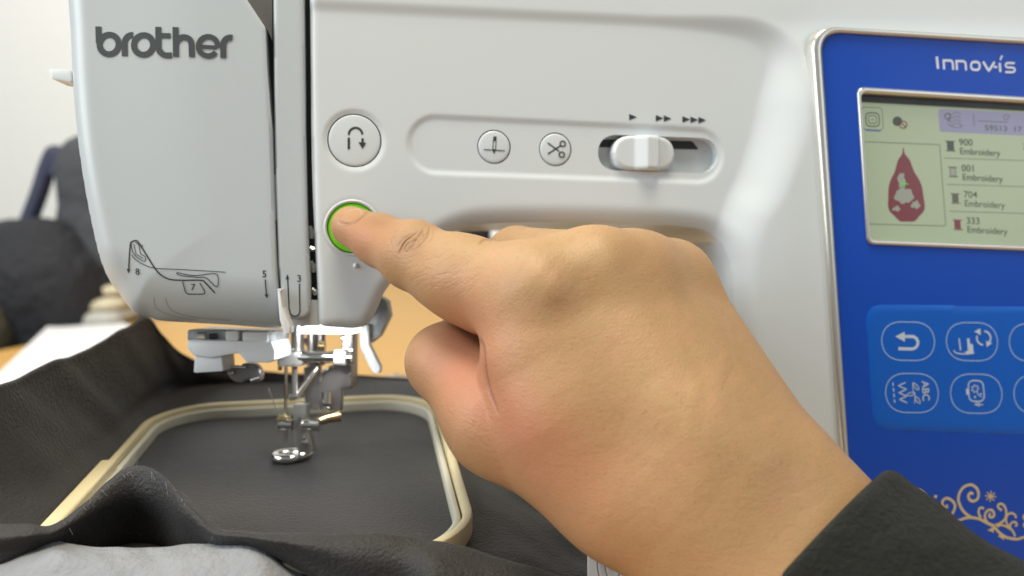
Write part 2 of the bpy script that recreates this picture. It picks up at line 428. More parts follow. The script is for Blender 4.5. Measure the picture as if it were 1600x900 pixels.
p.build('scissors_symbol', INK2, btn_obj['thread_cutter_button'])
# speed arrows
p = Print(body_h, .1)
def tri(x, y): p.fill([(x, y - 5), (x + 12, y), (x, y + 5)])
for x, y in ((983, 183), (1024.5, 184.8), (1037, 185.3), (1066, 186.6), (1078.5, 187.2), (1091, 187.8)): tri(x, y)
p.build('speed_arrows', INK2, body)
# speed slider
slot_floor = mesh('slider_slot', S3(slot_st, np.full(len(slot_st), -4.6)), [tuple(range(len(slot_st)))[::-1]], GREYW, sm, smooth=False)
p = Print(flat_h(-4.6), .1); p.fill(roundpoly([(940, 216), (960, 214.5), (1090, 217.5), (1101, 231), (940, 227)], [3, 3, 8, 2, 2])); p.build('slider_slit', DARK, sm)
knob_px = roundpoly([(960, 210), (1057, 213), (1056, 267), (959, 264)], [27, 27, 27, 27], 8)
knob_st = px_poly(knob_px, 1.5)
def knob_h(st):
    px = PX(st, 1.5)[..., 0]; d, _ = seg_dist(st.reshape(-1, 2), knob_st); d = d.reshape(px.shape)
    ridge = np.interp(px, [994, 1010, 1027, 1032], [0, 2.6, 2.6, 0])
    ridge = np.interp(px, [992, 1009, 1026, 1031], [0, 2.8, 2.2, -.1])
    return 1.0 + ridge + roll(d, 1.2, 1.2)
slab('slider_knob', knob_st, knob_h, WHITE, sm, step=.4, back=5)
# tiny pilot bump under the start button
dome('pilot_bump', 556, 415, 4.2, .3, .5, WHITE, sm, .2, 1.0, 4)

# --- head cover (left) ---
head_px = np.concatenate([catmull([(84, -90), (90, -20), (94, 40), (98, 120), (107, 220), (121, 310), (138, 390), (152, 440), (168, 476), (186, 496), (212, 505)], 6, False), catmull([(212, 505), (270, 509), (350, 513), (420, 518), (432, 518)], 6, False), [(437, 510), (436, 470), (432, 400), (428, 300), (425, 200), (418, 110), (415, 44), (386, 0), (330, -90)]])
head_st = dense(px_poly(head_px), 2)
hl_st = px_poly(catmull([(84, -120), (90, -20), (94, 40), (98, 120), (107, 220), (121, 310), (138, 390), (152, 440), (168, 476), (186, 496), (212, 505)], 6, False))
hbm_st = px_poly(catmull([(160, 470), (186, 496), (212, 505), (270, 509), (350, 513), (420, 518), (450, 519)], 6, False))
hr_st = px_poly([(440, 530), (436, 470), (432, 400), (428, 300), (425, 200), (421, 110), (418, 44), (388, 0), (330, -90)])
def head_h(st):
    s2 = st.reshape(-1, 2); px = PX(s2)
    d, _ = seg_dist(s2, hl_st, False); h = 1.2 + roll(d, 7, 9)
    h += -4.5 * sstep(0, 1, 1 - np.clip(d / 40, 0, 1)) * .6
    d, _ = seg_dist(s2, hbm_st, False); h += roll(d, 17, 14)
    d, _ = seg_dist(s2, hr_st, False); h += roll(d, 1.3, 1.3)
    return h.reshape(st.shape[:-1])
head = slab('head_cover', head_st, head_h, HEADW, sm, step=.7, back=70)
p = Print(head_h, .12)
sw = 8.4
p.stroke([(152.2, 40), (153, 66)], sw); p.stroke(arc(169.5, 68.5, 15.3, 0, 352, 32), sw, True)
p.stroke(path((194.6, 87.3), (194.3, 68), arc(206.5, 66.5, 12, 180, 278, 10)), sw)
p.stroke(arc(224.7, 70.6, 15.3, 0, 352, 32), sw, True)
p.stroke(path((248.2, 43), (248.6, 74), arc(262.5, 74, 13.8, 180, 85, 12), (270, 87.6)), sw); p.stroke([(248, 56.6), (268, 57.3)], 7.4)
p.stroke([(275.6, 44), (276.4, 90.2)], sw); p.stroke(path(arc(288.6, 72, 12.3, 200, 360, 14), (301.4, 90.8)), sw)
p.stroke(path((313, 74.6), (340, 76)), 5.6); p.stroke(arc(326.6, 74.2, 15, 8, -322, 30), 7.6)
p.stroke(path((350.2, 92.3), (350, 74), arc(361.5, 72, 11.5, 180, 285, 10)), sw)
p.build('brand_lettering', INK, head)
z6 = lambda *q: [(180 + x / 5, 350 + y / 5) for x, y in q]
p = Print(head_h, .12)
p.stroke(catmull(z6((112, 145), (150, 128), (178, 145), (240, 240), (300, 335), (350, 395), (420, 432), (520, 440), (670, 440), (705, 460), (775, 540)), 5, False), 1.9)
p.stroke(z6((113, 145), (92, 370)), 1.8); p.fill(z6((76, 350), (106, 352), (88, 388)))
p.stroke(catmull(z6((122, 240), (150, 275), (220, 318), (320, 346), (560, 358), (865, 376)), 5, False), 1.1)
p.stroke(catmull(z6((118, 150), (130, 215), (160, 255), (224, 292), (230, 255), (196, 232), (180, 165), (150, 140)), 4, False), 1.1); p.stroke(z6((140, 155), (158, 235), (215, 270)), 1.0); p.stroke(z6((205, 165), (212, 172)), 1.6)
p.stroke(catmull(z6((482, 380), (560, 396), (640, 402), (720, 392), (798, 394), (806, 470), (782, 488), (712, 422), (640, 416), (510, 402)), 4, True), 1.2, True)
p.stroke(catmull(z6((524, 448), (535, 500), (550, 545), (600, 550), (682, 548), (694, 528), (660, 460)), 4, False), 1.3)
p.stroke(z6((1176, 432), (1184, 560)), 1.7); p.fill(z6((1168, 552), (1198, 548), (1187, 582)))
p.text('8', z6((148, 396))[0], (14.5, .5), (-.4, -14), bold=.01); p.text('7', z6((583, 518))[0], (14.5, .5), (1.5, -14.5), bold=.01); p.text('5', z6((1150, 414))[0], (15.5, .3), (-.3, -15), bold=.01)
p.build('threading_diagram', INK2, head)
# faint cutter flap seam near the lower edge of the head
p = Print(head_h, .04); p.stroke(catmull([(236, 466), (238, 484), (262, 497), (300, 504)], 6, False), 1.0); p.stroke(catmull([(255, 466), (262, 487), (300, 499), (355, 503)], 6, False), 1.0); p.build('cutter_seam', MGREY, head)

# --- dark gap plate, thread channel strip ---
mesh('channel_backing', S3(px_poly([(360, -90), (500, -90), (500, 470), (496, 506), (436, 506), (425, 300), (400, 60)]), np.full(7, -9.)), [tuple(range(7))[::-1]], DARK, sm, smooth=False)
tri_px = [(330, -90), (424, -90), (424, 60), (417, 44), (386, -2)]
mesh('top_cover', S3(px_poly(tri_px), np.full(5, -3.)), [(4, 3, 2, 1, 0)], DGREY, sm, smooth=False)
strip_px = np.concatenate([[(427, -90), (427, 0), (428, 150), (431, 300), (435, 420), (440, 470)], arc(462, 478, 21, 170, 90, 8) , arc(470, 484, 15, 90, 0, 8)[1:], [(485, 440), (480, 350), (477, 200), (475, 0), (474, -90)]])
strip_st = dense(px_poly(strip_px), 2)
def strip_h(st):
    s2 = st.reshape(-1, 2); d, _ = seg_dist(s2, strip_st); return (.4 + roll(d, 1.2, 1.2)).reshape(st.shape[:-1])
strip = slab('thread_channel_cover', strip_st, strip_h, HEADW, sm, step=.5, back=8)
p = Print(strip_h, .08)
p.stroke(path(*z6((1440, 466), (1444, 680)), arc(461, 486.5, 7.6, 0, 180, 14), *z6((1360, 660), (1348, 425))), 1.9); p.fill(z6((1332, 432), (1362, 430), (1345, 392)))
p.text('3', z6((1420, 450))[0], (15, .3), (-.3, -15), bold=.01)
p.build('threading_arrow', INK2, strip)
lip_px = roundpoly([(440, 470), (497, 470), (500, 510), (444, 509)], [2, 2, 4, 6])
slab('channel_foot', dense(px_poly(lip_px), 2), lambda st: np.full(st.shape[:-1], -2.5), GREYW, sm, step=.6, back=18)
# lit edge of the thread guide between head and strip
extrude('thread_guide', roundpoly([(433, 452), (437, 450), (441, 480), (453, 510), (452, 521), (444, 522), (437, 500)], 2), 247, 5, LEVER, sm, .5)
# take-up lever glints in the right-hand channel
for (x0, y0, x1, y1) in ((482, 352, 485, 372), (483, 386, 487, 392), (484, 408, 488, 426), (486, 452, 492, 462), (487, 476, 494, 494)):
    c0 = S3(px_poly([(x0, y0)]), A([-6.]))[0]; c1 = S3(px_poly([(x1, y1)]), A([-6.]))[0]
    tube('take_up_lever', [c0, (c0 + c1) / 2 + A([.5, 0, 0]), c1], [.7, 1.1, .7], CHROME, sm, 8)
extrude('guide_peg', roundpoly([(423, 272), (430, 272), (432, 345), (426, 345)], 1.5), 251, 3, MGREY, sm, .3)
for (y0, y1) in ((452, 456),):
    extrude('guide_clip', [(433, y0), (439, y0), (439, y1), (433, y1)], 247, 2, LEVER, sm, .2)
# side thread cutter on the left flank
extrude('side_thread_cutter', roundpoly([(75, 107), (112, 109), (112, 129), (80, 123)], 4), 246, 9, WHITE, sm, .8)
# --- bed under the fabric, needle plate ---
HZ = -110.0                     # fabric level (mm below lens) is set from the presser foot
foot = at(A(455.), A(716.), A(293.)); FAB = float(foot[2])
HY = R(10); HU = A([math.cos(HY), math.sin(HY), 0]); HV = A([-math.sin(HY), math.cos(HY), 0]); HZv = A([0, 0, 1.])
HC = A([-82., 269, 0]) - 4.5 * HV + 2.5 * HU
box('bed', A([HC[0], HC[1] + 12, (FAB - 8 + TABLE_Z) / 2 + .0]) + HU * 32, (HU, HV, HZv), (70, 44, (FAB - 8 - TABLE_Z) / 2 - .05), WHITE, sm, 4)

# --- LED lamp, needle, presser foot ---
extrude('lamp_lens', roundpoly([(466, 511), (552, 512), (551, 523), (466, 522)], 2), 262, 16, LED, sm, .4)
ll = area('led_lamp', tuple(w3(at(A(508.), A(524.), A(272.)))), tuple(w3(at(A(490.), A(720.), A(292.)))), .016, .026, (.93, .97, 1), .01)
D0 = 293.0
def vt(name, x0, y0, x1, y1, r, mat, d=D0, d1=None, n=12):
    return tube(name, [at(A(x0 * 1.), A(y0 * 1.), A(float(d))), at(A(x1 * 1.), A(y1 * 1.), A(float(d1 or d)))], r, mat, sm, n)
vt('needle_bar', 465, 495, 465, 562, 2.4, STEEL, 296)
vt('presser_bar', 500, 495, 500, 570, 2.0, DSTEEL, 306)
vt('presser_bar', 486, 520, 486, 640, 1.5, STEEL, 303)
extrude('needle_clamp', roundpoly([(431, 550), (472, 549), (472, 573), (433, 573)], 5), 288, 9, SILVER, sm, .8)
vt('needle_clamp_arm', 468, 558, 523, 558, 2.2, CHROME, 290)
vt('needle_clamp_screw', 524, 558, 541, 559, 2.9, LEVER, 290, n=14)
vt('needle_clamp_screw_tip', 541, 559, 549, 559, 1.6, CHROME, 290)
vt('needle', 447, 570, 446, 690, .65, CHROME, 290, 292)
vt('needle_shank', 460, 570, 461, 622, 1.0, STEEL, 291)
vt('thread', 419, 606, 446, 676, .16, DSTEEL, 289)
extrude('presser_foot_shank', roundpoly([(497, 600), (503, 582), (517, 572), (535, 568), (549, 570), (549, 604), (533, 608), (531, 644), (498, 640)], 3), 297, 6, DSTEEL, sm, .7)
extrude('foot_plate', roundpoly([(474, 574), (500, 571), (499, 641), (476, 637)], 3), 300, 4, DSTEEL, sm, .5)
tube('shank_rim', [at(A(float(x)), A(float(y)), A(296.6)) for x, y in catmull([(500, 596), (506, 582), (520, 573), (540, 569)], 5, False)], .7, CHROME, sm, 8)
extrude('foot_holder', roundpoly([(534, 522), (551, 522), (551, 606), (541, 607), (534, 600)], 2), 300, 10, DSTEEL, sm, .5)
vt('foot_lever', 463, 622, 496, 575, 1.1, CHROME, 291, 295)
vt('foot_lever', 452, 622, 465, 620, 1.1, CHROME, 291)
vt('foot_screw', 510, 612, 510, 630, 1.7, CHROME, 293.5)
vt('foot_screw_slot', 506, 637, 515, 638, .9, CHROME, 294)
vt('foot_spring', 434, 655, 455, 657, 1.5, BRASS, 290); tube('foot_arm', [at(A(x), A(y), A(d)) for x, y, d in ((478., 660., 293.), (496., 659., 294.), (512., 653., 296.), (531., 650., 298.))], [1.2, 1.6, 1.9, 2.2], BRASS, sm, 10)
vt('foot_crossbar', 436, 663, 457, 664, 2.1, CHROME, 289); vt('foot_crossbar', 473, 664, 500, 664, 2.1, CHROME, 290)
for k in range(4): vt('foot_spring', 434 + k * 4, 668, 437 + k * 4, 675, .7, STEEL, 289)
extrude('foot_post', roundpoly([(458, 632), (479, 632), (478, 660), (485, 690), (489, 706), (468, 710), (460, 690)], 2), 289, 5, STEEL, sm, .5)
vt('foot_post_pin', 470, 652, 467, 652, 1.0, CHROME, 288); vt('foot_post_pin', 474, 684, 479, 684, 1.1, CHROME, 288.5); vt('foot_post_pin', 473, 691, 482, 691, 1.2, CHROME, 288.5)
# oval sole ring
fc = at(A(455.), A(717.), A(291.)); fa = np.linspace(0, 2 * math.pi, 40, endpoint=False)
tube('foot_sole', [fc + HU * 5.6 * math.cos(a) * (1 if math.cos(a) < 0 else 1.15) + HV * 3.6 * math.sin(a) * (1 if math.cos(a) < .2 else .6) + A([0, 0, 1.2 + .6 * max(0, math.cos(a))]) for a in fa], 1.65, CHROME, sm, 10, True)
tube('foot_sole_bridge', [fc + HU * 4 + A([0, 0, 1.4]), fc + HU * 6.3 + A([0, 0, 3.2]), fc + HU * 6.5 + HV * 1 + A([0, 0, 6])], [1.5, 1.6, 1.2], CHROME, sm, 8)
# bobbin of colour and chrome bits put in as glints up inside, thread guides
vt('thread_guide_ring', 480, 538, 496, 530, 2.6, M('red_part', lin(120, 30, 45), .4).m, 312)
vt('thread_guide_stud', 499, 540, 508, 540, 1.9, BRASS, 296)
for x, y in ((536, 528), (540, 545), (548, 548), (437, 548), (437, 575), (458, 546), (461, 573)): vt('metal_glint', x - 2, y, x + 3, y, .9, CHROME, 288)
# white needle-threader unit left of the needle
extrude('threader_dial', roundpoly([(292, 515), (424, 519), (424, 536), (292, 533)], 4), 268, 22, CLEAR, sm, .8)
extrude('threader_dial_core', roundpoly([(300, 519), (345, 519), (345, 530), (300, 530)], 3), 274, 10, MGREY, sm, .5)
extrude('threader_lug', roundpoly([(352, 517), (372, 517), (372, 533), (352, 533)], 3), 266, 8, LEVER, sm, .6)
extrude('threader_lug', roundpoly([(378, 518), (418, 519), (418, 535), (378, 534)], 4), 266.5, 8, LEVER, sm, .8)
vt('threader_screw', 310, 524, 322, 524, 1.4, CHROME, 268); vt('threader_screw', 328, 526, 340, 525, 1.0, DARK, 267.5)
extrude('threader_body', roundpoly([(293, 531), (424, 534), (430, 548), (429, 562), (420, 567), (384, 566), (372, 552), (330, 559), (302, 556), (292, 545)], 4), 266, 20, LEVER, sm, 1.2)
extrude('threader_leg', roundpoly([(304, 556), (346, 552), (349, 580), (302, 583)], 3), 267, 12, LEVER, sm, 1)
extrude('threader_hook', catmull([(352, 572), (372, 575), (380, 568), (398, 570), (407, 586), (402, 597), (388, 592), (376, 598), (360, 592)], 4), 276, 5, DSTEEL, sm, .5)
vt('threader_pin', 357, 584, 366, 582, .7, CHROME, 275); vt('threader_pin', 392, 595, 406, 590, .7, CHROME, 275); vt('threader_pin', 350, 572, 385, 574, .6, CHROME, 275)
# presser lifter lever behind the head
extrude('lifter_lever_upper', roundpoly([(560, 502), (592, 462), (604, 470), (608, 494), (592, 526), (574, 540), (562, 520)], 4), 300, 10, MGREY, sm, 1)
extrude('lifter_lever', roundpoly([(561, 512), (575, 505), (577, 540), (594, 574), (593, 584), (584, 585), (568, 556), (562, 540)], 4), 296, 6, LEVER, sm, 1)

# ------------------------------------------------------------------ control panel
H7 = 6.7
def pan(pts, h=H7): return px_poly(pts, h)
bez_out = roundpoly([(1262, 41), (1900, 78), (1890, 980), (1330, 960)], [34, 20, 20, 20], 10)
def edge_h(out, base, r, dr=None):
    def fn(st):
        d, _ = seg_dist(st.reshape(-1, 2), out); return (base + roll(d, r, dr or r)).reshape(st.shape[:-1])
    return fn
bez_in = roundpoly([(1281, 52), (1886, 88), (1878, 964), (1339, 946)], [26, 14, 14, 14], 10)
def frame(name, o_px, i_px, h, base, r, mat, parent):
    """closed trim ring between two outlines with the same number of points"""
    o_, i_ = pan(o_px), pan(i_px); n = len(o_)
    mid = [(0, base), (.04, h * .55), (.16, h * .9), (.35, h), (.62, h), (.82, h * .82), (.94, h * .45), (1, base)]
    v = np.concatenate([S3(o_ + (i_ - o_) * a, np.full(n, H7 + hh)) for a, hh in mid]); f = []
    for k in range(len(mid) - 1):
        for j in range(n): f.append((k * n + j, k * n + (j + 1) % n, (k + 1) * n + (j + 1) % n, (k + 1) * n + j)[::-1])
    return mesh(name, v, f, mat, parent, angle=60)
panel = frame('panel_bezel', bez_out, bez_in, 2.0, -2.5, 1, SILVER, sm)
scr_out = roundpoly([(1336, 136), (1840, 166), (1832, 402), (1352, 382)], [11, 11, 11, 11], 6)
scr_in = roundpoly([(1343, 147), (1832, 176), (1825, 391), (1358, 374)], [8, 8, 8, 8], 6)
bs = pan(bez_in); so = pan(roundpoly([(1338, 139), (1838, 168), (1830, 400), (1354, 380)], [11, 11, 11, 11], 6))
slab('blue_panel', dense(bs, 4), flat_h(H7 + .55), BLUE, sm, step=2.2, back=-4.5, holes=[dense(so, 3)], hole_depth=3.4)
frame('screen_frame', scr_out, scr_in, 1.5, -3.0, 1, SILVER, sm)
SH = H7 - 1.9
scr = mesh('display', S3(px_poly([(1335, 140), (1842, 168), (1834, 402), (1350, 384)], SH), np.full(4, SH)), [(0, 3, 2, 1)], LCD, sm, smooth=False)
# dark strip painted in as the shade of the rim above the display glass
p = Print(flat_h(SH), .9); p.fill([(1338, 147), (1836, 176), (1836, 187), (1338, 160)], SH); p.build('display_rim_shade', DARK, sm)
def disp(name, mat, fn, lift=.06):
    q = Print(flat_h(SH), lift); fn(q); return q.build(name, mat, scr)
hs = SH
def ln(q, pts, w, closed=False): q.stroke(pts, w, closed, hs)
def rect(x0, y0, x1, y1, sl=.045, r=5): return roundpoly([(x0, y0), (x1, y0 + (x1 - x0) * sl), (x1 + (y1 - y0) * .06, y1 + (x1 - x0) * sl), (x0 + (y1 - y0) * .06, y1)], r, 4)
disp('status_field', LCDV, lambda q: q.fill(rect(1466, 170, 1700, 206), hs), .04)
def dk(q):
    ln(q, rect(1346, 167, 1378, 202), .9, True); ln(q, rect(1352, 176, 1373, 197, .04, 6), 1.8, True); ln(q, rect(1356.5, 180.5, 1369, 192.5, .04, 3), 1.2, True); q.fill(arc(1363, 187, 1.2, 0, 330, 8), hs)
    ln(q, [(1348, 221.5), (1468, 226), (1477.5, 353), (1357, 350)], .9)
    for x, y in ((1475, 247), (1479, 288), (1483.5, 330)): ln(q, [(x, y), (1720, y + (1720 - x) * .03)], .8)
    for i, (x, y) in enumerate(((1498, 227), (1502, 267.5), (1505.5, 308.5), (1509.5, 349.5))):
        q.text(('900', '001', '704', '333')[i], (x, y), (14.6, .5), (-.8, -14.8), hs, .006)
        q.text('Embroidery', (x + 1.2, y + 13.6), (13.3, .75), (-.8, -14.2), hs, .006)
    q.text('Q', (1475, 186.5), (14, .5), (-.5, -14.5), hs); q.text('59513  17', (1538, 203.5), (14.5, .7), (-.6, -12), hs)
    ln(q, [(1528, 189), (1574, 191)], .9); q.text('2', (1598, 233), (13, .5), (-.6, -13), hs)
disp('display_text', LCDK, dk)
def sketch(q):
    for y in (176, 182, 188, 193): ln(q, catmull([(1480, y), (1487, y + 3), (1494, y - 1), (1501, y + 3)], 4, False), .9)
    ln(q, [(1500, 194), (1504, 197), (1497, 200), (1484, 197)], .9)
    ln(q, [(1521, 178), (1522, 197)], .9)
disp('status_sketch', LCDO, sketch)
disp('spool_icon', LCDK, lambda q: [q.fill([(1479, 221), (1490, 221.5), (1491, 235), (1480, 234.5)], hs), ln(q, [(1477, 220.5), (1492, 221)], 1.6), ln(q, [(1478, 235.5), (1493, 236)], 1.6)])
disp('spool_icon', LCDG, lambda q: q.fill([(1483.5, 262), (1493, 262.5), (1494, 275), (1484.5, 274.5)], hs))
disp('spool_outline', LCDK, lambda q: [ln(q, [(1483.5, 262), (1493, 262.5), (1494, 275), (1484.5, 274.5)], .9, True), ln(q, [(1481, 261), (1496, 261.6)], 1.2), ln(q, [(1482, 276), (1497, 276.6)], 1.2)], .1)
disp('spool_icon', LCDO, lambda q: [q.fill([(1487, 303), (1497, 303.5), (1498, 317), (1488, 316.5)], hs), ln(q, [(1485, 302.5), (1500, 303)], 1.4), ln(q, [(1486, 317.5), (1501, 318)], 1.4)])
disp('spool_icon', LCDR, lambda q: [q.fill([(1490.5, 344), (1500.5, 344.5), (1501.5, 358), (1491.5, 357.5)], hs), ln(q, [(1488.5, 343.5), (1503.5, 344)], 1.4), ln(q, [(1489.5, 358.5), (1504.5, 359)], 1.4)])
disp('underline_mark', LCDB, lambda q: ln(q, [(1352, 203.5), (1376, 205)], 2))
disp('thread_mark', LCDK, lambda q: q.fill(arc(1402, 189.5, 7.6, 0, 345, 18), hs))
disp('stop_mark', LCDR, lambda q: [ln(q, arc(1411, 195, 5.6, 0, 345, 16), 2, True), ln(q, [(1407, 191), (1415, 199)], 1.8)], .12)
disp('stop_mark_red', LCDR, lambda q: ln(q, arc(1572, 183, 4, 0, 345, 12), .9, True), .12)
# plain generic embroidered motif in the preview: a red drop with a grey heart
def drop_shape(q):
    pts = []
    for b in np.linspace(0, 2 * math.pi, 60, endpoint=False):
        r = 1 - math.cos(b); x = 41 * math.sin(b) * (r / 2) ** .75; y = -58 * math.cos(b)
        pts.append((1411 + .055 * (y + 60) + x + .9 * math.sin(9 * b), 289 + y + .8 * math.cos(11 * b)))
    q.fill(pts, hs)
disp('motif', LCDR, drop_shape)
def heart(q):
    for cx, cy, rx, ry, k in ((1412, 306, 15, 12, 5), (1408, 282, 6, 12, 4), (1430, 320, 7, 6, 3), (1400, 326, 6, 4, 3)):
        q.fill([(cx + (rx + 1.6 * math.sin(k * b)) * math.cos(b), cy + (ry + 1.5 * math.cos((k + 2) * b)) * math.sin(b)) for b in np.linspace(0, 2 * math.pi, 26, endpoint=False)], hs)
disp('motif_center', LCDG, heart, .22)
disp('cursor_cross', LCDC, lambda q: [ln(q, [(1405, 287), (1418, 288)], 1.6), ln(q, [(1411, 281), (1412.5, 294)], 1.6)], .4)
# panel lettering
PH = flat_h(H7 + .55)
p = Print(PH, .06); q4 = 4.0; hp = H7 + .55
def lt(pts, w=q4, c=False): p.stroke(pts, w, c, hp)
lt([(1463.5, 88.5), (1465.5, 107.5)], 4.6)
for x0, y0 in ((1474, 93.2), (1494, 94.2)):
    lt([(x0, y0 - .5), (x0 + 1, y0 + 15.2)]); lt(path((x0, y0 + 1.2), (x0 + 8, y0 + 1.6), arc(x0 + 9.8, y0 + 6, 4.6, -90, 0, 6), (x0 + 15.2, y0 + 16)), 3.8)
lt(rect(1516.5, 96.6, 1530, 109, .04, 5), 4, True)
lt([(1535.5, 96.2), (1544.5, 111), (1553.5, 96.8)], 4.2); lt([(1552, 104.6), (1558, 104.9)], 3.4)
lt([(1561.5, 98.5), (1562.6, 112.8)], 4.2); lt([(1562, 94), (1565.5, 87)], 3.2)
lt(path((1585, 99), (1575, 98.4), arc(1574, 102, 3.5, -90, -270, 6), (1581, 105.8), arc(1581.5, 109.4, 3.6, -90, 90, 6), (1570, 112.8)), 3.6)
p.build('model_lettering', LOGOINK, sm)
# keypad
pad_px = roundpoly([(1351, 474), (1880, 484), (1880, 690), (1364, 672)], [26, 20, 20, 30], 8)
slab('keypad', dense(pan(pad_px, hp), 3), lambda st: (hp + .25 + roll(seg_dist(st.reshape(-1, 2), pan(pad_px, hp))[0], .5, .3)).reshape(st.shape[:-1]), KEYBLUE, sm, step=1.6, back=-(hp - .3))
kh = hp + .25
z8 = lambda x, y: (1340 + x / 4.092, 470 + y / 4.092)
def key(x0, y0, x1, y1, icon=None):
    q = Print(flat_h(kh), .06); pts = roundpoly([(x0, y0), (x1, y0 + 1.2), (x1 + 2, y1 + 1.2), (x0 + 2, y1)], (y1 - y0) * .5, 9)
    q.stroke(pts, 1.45, True, kh); ko = q.build('key', KEYINK, sm)
    if icon:
        q = Print(flat_h(kh), .06); icon(q); q.build('key_symbol', ICONINK, ko)
def zz(q, pts, w, closed=False): q.stroke([z8(*t) for t in pts], w, closed, kh)
def zf(q, pts): q.fill([z8(*t) for t in pts], kh)
def ic_back(q):
    zz(q, [(260, 306), (345, 308)] + [tuple(t) for t in arc(345, 268, 40, 90, -80, 12)] + [(290, 228)], 5.2)
    zf(q, [(240, 228), (300, 198), (302, 262)])
def ic_foot(q):
    zz(q, [(648, 240), (658, 318)], 2.4); zf(q, [(698, 240), (714, 240), (718, 275), (736, 278), (740, 325), (745, 335), (700, 338), (680, 330), (704, 318)])
    zz(q, [tuple(t) for t in catmull([(614, 316), (632, 334), (690, 340), (745, 334)], 4, False)], 2)
    zz(q, [tuple(t) for t in arc(805, 238, 44, 95, 200, 10)], 3); zz(q, [tuple(t) for t in arc(805, 238, 44, -85, 40, 10)], 3)
    zf(q, [(744, 196), (782, 176), (786, 220)]); zf(q, [(820, 256), (858, 270), (824, 296)])
def ic_stitch(q):
    for y in (522, 558, 594, 630): zz(q, [(224 + (y - 522) * .09, y), (227 + (y - 522) * .09, y + 22)], 2)
    zz(q, [(305, 522), (258, 543), (312, 565), (262, 588), (314, 610), (266, 630), (316, 652)], 1.9)
    for cx, cy, a in ((372, 548, .9), (340, 596, -.2), (382, 634, .9)):
        zz(q, [(cx + 26 * math.cos(b) * math.cos(a) - 10 * math.sin(b) * math.sin(a), cy + 26 * math.cos(b) * math.sin(a) + 10 * math.sin(b) * math.cos(a)) for b in np.linspace(0, 2 * math.pi, 16, endpoint=False)], 1.5, True)
    zz(q, [tuple(t) for t in catmull([(352, 520), (352, 570), (366, 610), (362, 655)], 4, False)], 1.4)
    q.text('ABC', z8(408, 512), (.9, 16.4), (15.6, -.8), kh, .01)
def ic_hoop(q):
    zz(q, [tuple(t) for t in roundpoly([(704, 508), (800, 512), (812, 644), (714, 642)], 34, 6)], 2.1, True)
    zf(q, [(692, 562), (706, 562), (708, 600), (694, 600)])
    for k in range(7):
        a = 2 * math.pi * k / 7; cx, cy = 750 + 20 * math.cos(a), 562 + 20 * math.sin(a)
        zf(q, [(cx + 8 * math.cos(b) * math.cos(a) - 5 * math.sin(b) * math.sin(a), cy + 8 * math.cos(b) * math.sin(a) + 5 * math.sin(b) * math.cos(a)) for b in np.linspace(0, 2 * math.pi, 10, endpoint=False)])
    zz(q, [tuple(t) for t in catmull([(760, 575), (768, 600), (792, 616)], 4, False)], 1.2)
    for cx, cy in ((748, 614), (784, 596)): zf(q, [tuple(t) for t in arc(cx, cy, 7, 0, 330, 9)])
    zz(q, [(758, 646), (760, 672)], 2); zz(q, [(774, 646), (776, 676)], 2); zz(q, [(745, 664), (802, 664)], 1.6)
key(1376.5, 502.5, 1459, 562.5, ic_back); key(1477.5, 503.5, 1557.5, 563, ic_foot); key(1575.8, 505, 1657, 564)
key(1382.5, 583, 1465, 644, ic_stitch); key(1484, 584, 1564.5, 645, ic_hoop); key(1583, 585, 1665, 646)
# gold scroll ornament
p = Print(PH, .06)
zg = lambda x, y: (1420 + x / 7.5, 740 + y / 7.5)
def curl(w, *pts): p.stroke(catmull([zg(*t) for t in pts], 6, False), w, False, hp)
curl(4.8, (755, 240), (722, 225), (696, 260), (715, 308), (762, 322), (806, 290), (816, 230), (788, 165), (720, 130), (640, 160), (592, 230), (580, 310), (612, 400), (662, 465), (725, 508))
curl(4.6, (640, 526), (720, 514), (820, 530), (900, 570), (990, 620), (1060, 690), (1140, 745), (1265, 770))
curl(4.0, (842, 515), (816, 460), (824, 412), (850, 398), (878, 412))
curl(4.2, (958, 466), (940, 482), (950, 508), (985, 508), (998, 468), (972, 428), (928, 428), (892, 472), (894, 530), (932, 582), (1000, 608))
curl(4.0, (1088, 430), (1052, 402), (1042, 370), (1080, 352), (1124, 390), (1140, 460), (1124, 530), (1072, 578), (1010, 602))
curl(3.6, (1255, 520), (1236, 478), (1190, 462), (1150, 490), (1136, 540), (1150, 590), (1190, 640), (1225, 690), (1242, 735))
curl(3.6, (1240, 606), (1262, 606), (1254, 575), (1220, 566), (1190, 590), (1182, 632)); curl(3.4, (1030, 622), (1080, 602), (1140, 620), (1190, 652))
curl(4.6, (432, 366), (446, 392), (408, 390), (388, 350), (402, 306), (450, 287), (510, 322), (538, 380), (516, 450), (470, 520), (520, 560), (640, 526))
curl(4.2, (90, 186), (140, 196), (204, 260), (200, 330)); curl(4, (1352, 478), (1340, 505), (1352, 535), (1375, 540)); curl(4, (1352, 575), (1342, 600), (1360, 622), (1390, 610))
curl(4.6, (1390, 610), (1450, 560), (1500, 470), (1490, 380), (1430, 340), (1390, 380), (1420, 430)); curl(4.4, (1265, 770), (1360, 740), (1450, 700), (1560, 690))
p.fill([zg(*t) for t in ((918, 662), (1000, 624), (990, 692), (960, 676))], hp); p.fill([zg(*t) for t in ((1040, 730), (1092, 702), (1120, 782), (1080, 752))], hp)
p.fill([zg(*t) for t in arc(312, 268, 20, 0, 330, 12)], hp); p.fill([zg(*t) for t in arc(955, 265, 24, 0, 330, 12)], hp)
for k in range(4):
    a = math.pi * k / 4 + .1; p.stroke([zg(955 - 66 * math.cos(a), 265 - 66 * math.sin(a)), zg(955 + 66 * math.cos(a), 265 + 66 * math.sin(a))], 1.9, False, hp)
p.build('gold_scrollwork', GOLD, sm)

